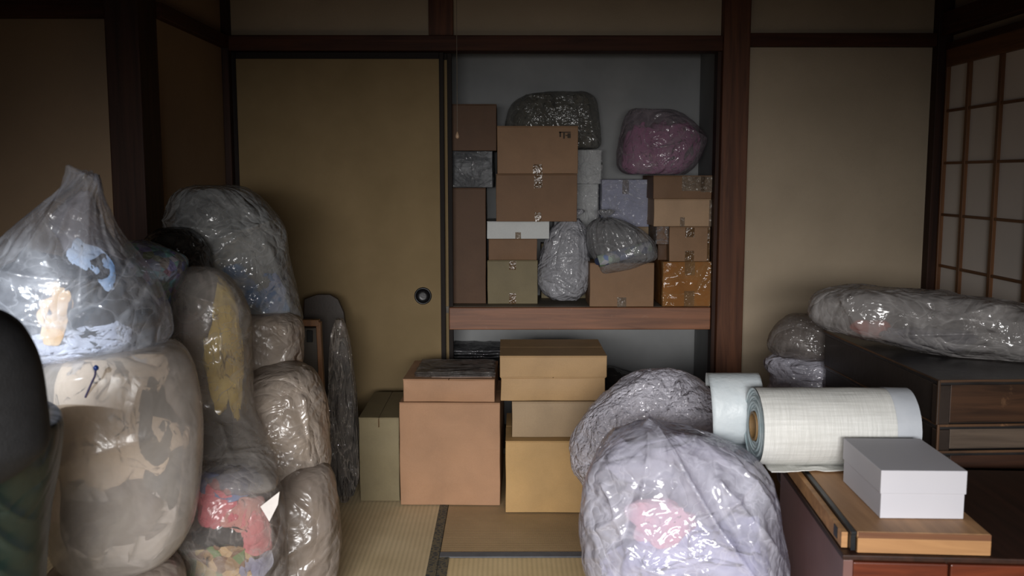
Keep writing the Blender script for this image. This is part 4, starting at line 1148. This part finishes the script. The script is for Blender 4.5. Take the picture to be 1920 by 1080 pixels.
# plywood drawer unit lying on the cabinet
f2 = G(1606, 1036, ZC)
dd = f2 - fl; lx = dd.x * math.cos(ang) + dd.y * math.sin(ang); ly = -dd.x * math.sin(ang) + dd.y * math.cos(ang)
pw = (G(1856, 1042, ZC) - f2).length
ZB = .512
ab = ang + math.radians(.8)
ub = empty('plywood_drawer', tuple(f2), 'shallow plywood drawer turned over on the red cabinet under the white box', 'drawer')
ply = wood('plywood', (158, 120, 84), (138, 102, 70), 'y', .55)
plyf = wood('plywood_front', (164, 122, 80), (140, 100, 64), 'x', .55)
dl = cdp - .05
rb(lx, lx + pw, ly, ly + dl, ZB - .012, ZB).obj('base_board', ply, ub, bevel=.0015)
rb(lx, lx + pw, ly - .004, ly + .012, ZC + .001, ZB - .0125).obj('front_board', plyf, ub, bevel=.0015)
rb(lx + .002, lx + pw, ly - .002, ly + .001, ZB - .014, ZB - .001).obj('edge_band', wood('band', (112, 74, 48), (92, 58, 38), 'x', .5), ub)
rb(lx + .0, lx + .010, ly, ly + dl, ZC + .001, ZB - .0125).obj('side_board', plyf, ub)
rb(lx + pw - .010, lx + pw, ly, ly + dl, ZC + .001, ZB - .0125).obj('side_board', plyf, ub)
metal = simple('dark_rail', (48, 50, 52), (34, 35, 37), 20, .4, .1, .001, 80, metallic=.6)
rail = rb(lx - .012, lx - .001, ly, ly + dl, ZB - .008, ZB - .001).obj('slide_rail', metal, ub, bevel=.001)
rail['label'] = 'dark metal slide rail'
rb(lx - .026, lx - .013, ly + .02, ly + dl, ZC + .002, ZC + .036).obj('runner', plyf, ub, bevel=.001)
rb(lx - .012, lx - .002, ly + .002, ly + .10, ZC + .003, ZB - .009).obj('rail_bracket', metal, ub, bevel=.001)
rb(lx - .0275, lx - .026, ly + .05, ly + .075, ZC + .010, ZC + .034).obj('rail_bracket', metal, ub)

# white box
wbf = G(1649, 973, ZB)
wb = empty('white_box', (wbf.x + .09, wbf.y + .13, ZB), 'plain white lidded gift box on the plywood drawer', 'box')
wm = simple('white_board', (190, 189, 195), (184, 183, 189), 3, .6, .05, .001, 200)
wr = G(1811, 977, ZB); wa = math.atan2(wr.y - wbf.y, wr.x - wbf.x)
wbl = G(1584, 903, ZB); wdp = (wbl - wbf).length; wwd = (wr - wbf).length
wan = math.atan2(-(wbl.x - wbf.x), wbl.y - wbf.y) * .6
def wb_box(x0, x1, y0, y1, z0, z1):
    m = MB().box(x0, x1, y0, y1, z0, z1); c, s = math.cos(wan), math.sin(wan)
    m.v = [(wbf.x + x * c - y * s, wbf.y + x * s + y * c, z) for x, y, z in m.v]
    return m
WH = .107
wb_box(.0015, wwd - .0015, .0015, wdp, ZB + .001, ZB + WH - .004).obj('base', wm, wb, bevel=.0012)
wb_box(-.001, wwd + .001, -.001, wdp + .002, ZB + WH * .52, ZB + WH).obj('lid', wm, wb, bevel=.0015)

# roll of woven sheeting
YR = 2.37; RR = .0985
rz = ZB + RR + .001
ra = P(1412, 787, YR).x; rb_x = P(1690, 780, YR).x
roll = empty('sheeting_roll', ((ra + rb_x) / 2, YR, ZB), 'thick roll of white woven sheeting lying on the plywood drawer', 'roll')
def fabric_white():
    m, nt, out = newmat('woven_white')
    p = nt.nodes.new('ShaderNodeBsdfPrincipled')
    v = coords(nt)
    n = noise(nt, coords(nt, (4, 60, 60)), 2, 4)
    n2 = noise(nt, coords(nt, (130, 8, 8)), 2, 3)
    mul = nt.nodes.new('ShaderNodeMath'); mul.operation = 'MULTIPLY'
    nt.links.new(n, mul.inputs[0]); nt.links.new(n2, mul.inputs[1])
    nt.links.new(ramp(nt, mul.outputs[0], [(.1, lin((192, 192, 187))), (.4, lin((212, 212, 208)))]), p.inputs['Base Color'])
    p.inputs['Roughness'].default_value = .5
    nt.links.new(bump(nt, mul.outputs[0], .6, .004), p.inputs['Normal'])
    nt.links.new(p.outputs[0], out.inputs[0])
    return m
woven = fabric_white()
def xcyl(x0, x1, prof_r, y, z, n=72, m=40, amp=.0, seed=0):
    V = []; Fc = []
    for i in range(m):
        x = x0 + (x1 - x0) * i / (m - 1)
        for k in range(n):
            a = 2 * PI * k / n
            V.append((x, y + prof_r * math.cos(a), z + prof_r * math.sin(a)))
    V = np.array(V)
    q_ = V * np.array([6, 14, 14]) + seed
    d_ = fbm(q_, 3) * amp
    V[:, 1] += d_ * (V[:, 1] - y) / prof_r; V[:, 2] += d_ * (V[:, 2] - z) / prof_r
    for i in range(m - 1):
        for k in range(n):
            Fc.append((i * n + k, (i + 1) * n + k, (i + 1) * n + (k + 1) % n, i * n + (k + 1) % n))
    return V, Fc
xsp = P(1655, 780, YR).x
V, Fc = xcyl(ra + .004, rb_x, RR - .002, YR, rz, amp=.003, seed=3)
mesh_obj('outer_wrap', V, Fc, woven, roll, smooth=True)
greyend = simple('sheet_grey', (186, 190, 196), (176, 181, 188), 12, .5, .2, .002, 90)
V, Fc = xcyl(xsp, rb_x + .012, RR - .0005, YR, rz, amp=.003, seed=3)
mesh_obj('selvedge', V, Fc, greyend, roll, smooth=True)['label'] = 'bluish grey edge band'
# spiral end faces: real wound layers as stepped rings
def end_rings(x, sgn, nring=9):
    V = []; Fc = []; n = 72; prof = []
    for k in range(nring):
        r1 = RR - .002 - k * (RR - .040) / nring; r0 = RR - .002 - (k + 1) * (RR - .040) / nring
        dx = .003 * ((k * 37) % 5 - 2) / 2
        prof += [(r1, dx), (r0 + .0012, dx + .0008), (r0 + .0006, dx + .006)]
    for r, dx in prof:
        for j in range(n):
            a = 2 * PI * j / n; V.append((x + sgn * dx, YR + r * math.cos(a), rz + r * math.sin(a)))
    for i in range(len(prof) - 1):
        for j in range(n):
            q_ = (i * n + j, i * n + (j + 1) % n, (i + 1) * n + (j + 1) % n, (i + 1) * n + j)
            Fc.append(q_ if sgn < 0 else q_[::-1])
    return V, Fc
glassy = simple('sheet_edge', (150, 168, 172), (186, 196, 198), 40, .35, .3, .002, 120)
V, Fc = end_rings(ra + .004, 1); mesh_obj('wound_layers', V, Fc, glassy, roll, smooth=True)['label'] = 'pale green wound sheet edges'
V, Fc = end_rings(rb_x, -1); mesh_obj('wound_layers', V, Fc, glassy, roll, smooth=True)
core = card('core', (142, 112, 74))
V = []; Fc = []; n = 48
pr = [(.037, ra - .001), (.031, ra - .001), (.031, rb_x + .001), (.037, rb_x + .001), (.037, ra - .001)]
for r, x in pr:
    for j in range(n):
        a = 2 * PI * j / n; V.append((x, YR + r * math.cos(a), rz + r * math.sin(a)))
for i in range(len(pr) - 1):
    for j in range(n): Fc.append((i * n + j, i * n + (j + 1) % n, (i + 1) * n + (j + 1) % n, (i + 1) * n + j))
mesh_obj('core_tube', V, Fc, core, roll, smooth=False)['label'] = 'brown cardboard core'
# loose turn of sheeting peeling off behind the roll at left
def ribbon(path, x0, x1, th, mat_, parent, nm, seed=0):
    n = 60; C_ = catmull(path, n); m = 14; V = []
    T = np.gradient(C_[:, :2], axis=0); T /= np.linalg.norm(T, axis=1)[:, None]; Nn = np.stack([-T[:, 1], T[:, 0]], 1)
    for s_ in (0, 1):
        for i in range(n):
            for j in range(m):
                t = j / (m - 1)
                y, z = C_[i, :2] + Nn[i] * th * s_
                V.append((x0 + C_[i, 2] + (x1 - x0) * t, y, z))
    V = np.array(V); V[:, 1] += pn(V * 25 + seed) * .003
    Fc = []
    for s_ in (0, 1):
        for i in range(n - 1):
            for j in range(m - 1):
                a = s_ * n * m + i * m + j; Fc.append((a, a + 1, a + m + 1, a + m))
    nm2 = n * m
    for i in range(n - 1):
        for j in (0, m - 1):
            a = i * m + j; Fc.append((a, a + m, a + m + nm2, a + nm2))
    for j in range(m - 1):
        for i in (0, n - 1):
            a = i * m + j; Fc.append((a, a + 1, a + 1 + nm2, a + nm2))
    return mesh_obj(nm, V, Fc, mat_, parent, smooth=True)
pth = []
for k in range(15):
    a = math.radians(265 - k * 17)
    pth.append((YR + .17 + .095 * math.cos(a) * 1.0, rz + .004 + .094 * math.sin(a), -.02 * math.sin(k / 14 * PI)))
ribbon([(YR + .01, ZB + .004, .05), (YR + .08, ZB + .005, .02)] + pth, xat(1342, 780, YR + .12), xat(1440, 780, YR + .12), .002, simple('loose_sheet', (190, 198, 202), (204, 210, 212), 14, .4, .5, .003, 60), roll, 'loose_turn')
# crumpled white tail under the roll
V, Fc = wavy_sheet(ra + .03, rb_x - .06, YR - .075, YR + .03, ZB + .002, .0015, .006, 88)
mesh_obj('loose_tail', V, Fc, woven, roll, smooth=True)

# ---------------- bags on and behind the trunk
f_tr = plastic('trunk_bag', (208, 204, 202), .50, .12, .8, 8)
bag([(540, 1600, 1690), (545, 1545, 1780), (560, 1512, 1905, -.02), (585, 1500, 1990, -.04), (610, 1505, 2040, -.06), (632, 1545, 2060, -.08), (652, 1640, 2060, -.1), (668, 1740, 2040, -.12), (678, 1830, 2000, -.14)], 3.08, .18, f_tr,
    'long crumpled clear bag lying across the top of the black chest', amp=.015, freq=7, seed=95, nu=260, nv=150, floor_z=ZT + .004, xmax=XR - .025,
    folds=[(1570, 560, 1610, 640, .016, .01), (1740, 575, 1830, 560, .03, .02), (1660, 610, 1780, 600, .016, .008), (1840, 620, 1880, 600, .016, .01), (1700, 560, 1800, 600, -.03, .03)])
bundle(1640, 618, 3.02, 60, 34, .05, cloth('orange', (214, 96, 66), (190, 84, 60)), 'orange red item inside the bag on the black chest', 96, name='small_bundle', zmin=ZT + .006)
bundle(1720, 640, 2.95, 200, 40, .08, cloth('greyviolet', (84, 82, 96), (110, 108, 120)), 'grey folded cloth along the front inside the chest top bag', 97, name='folded_clothing', zmin=ZT + .006)
bag([(592, 1495, 1530), (600, 1465, 1560), (622, 1443, 1580), (648, 1437, 1590), (664, 1450, 1585), (672, 1480, 1570)], 3.62, .12, plastic('tied_clear', (176, 168, 164), .32, .12, .8, 11),
    'small empty clear bag on the white plastic pile by the right wall', amp=.012, freq=10, seed=98)
bag([(668, 1450, 1560), (674, 1434, 1580), (690, 1430, 1590), (715, 1440, 1600), (780, 1445, 1600), (880, 1450, 1600), (925, 1470, 1580)], 3.62, .13, plastic('lilac_pile', (230, 228, 242), .86, .14, .9, 12),
    'pale lilac pile of folded plastic bags standing behind the sheeting roll', amp=.014, freq=14, seed=99, aniso=(.5, 1, 2.2))
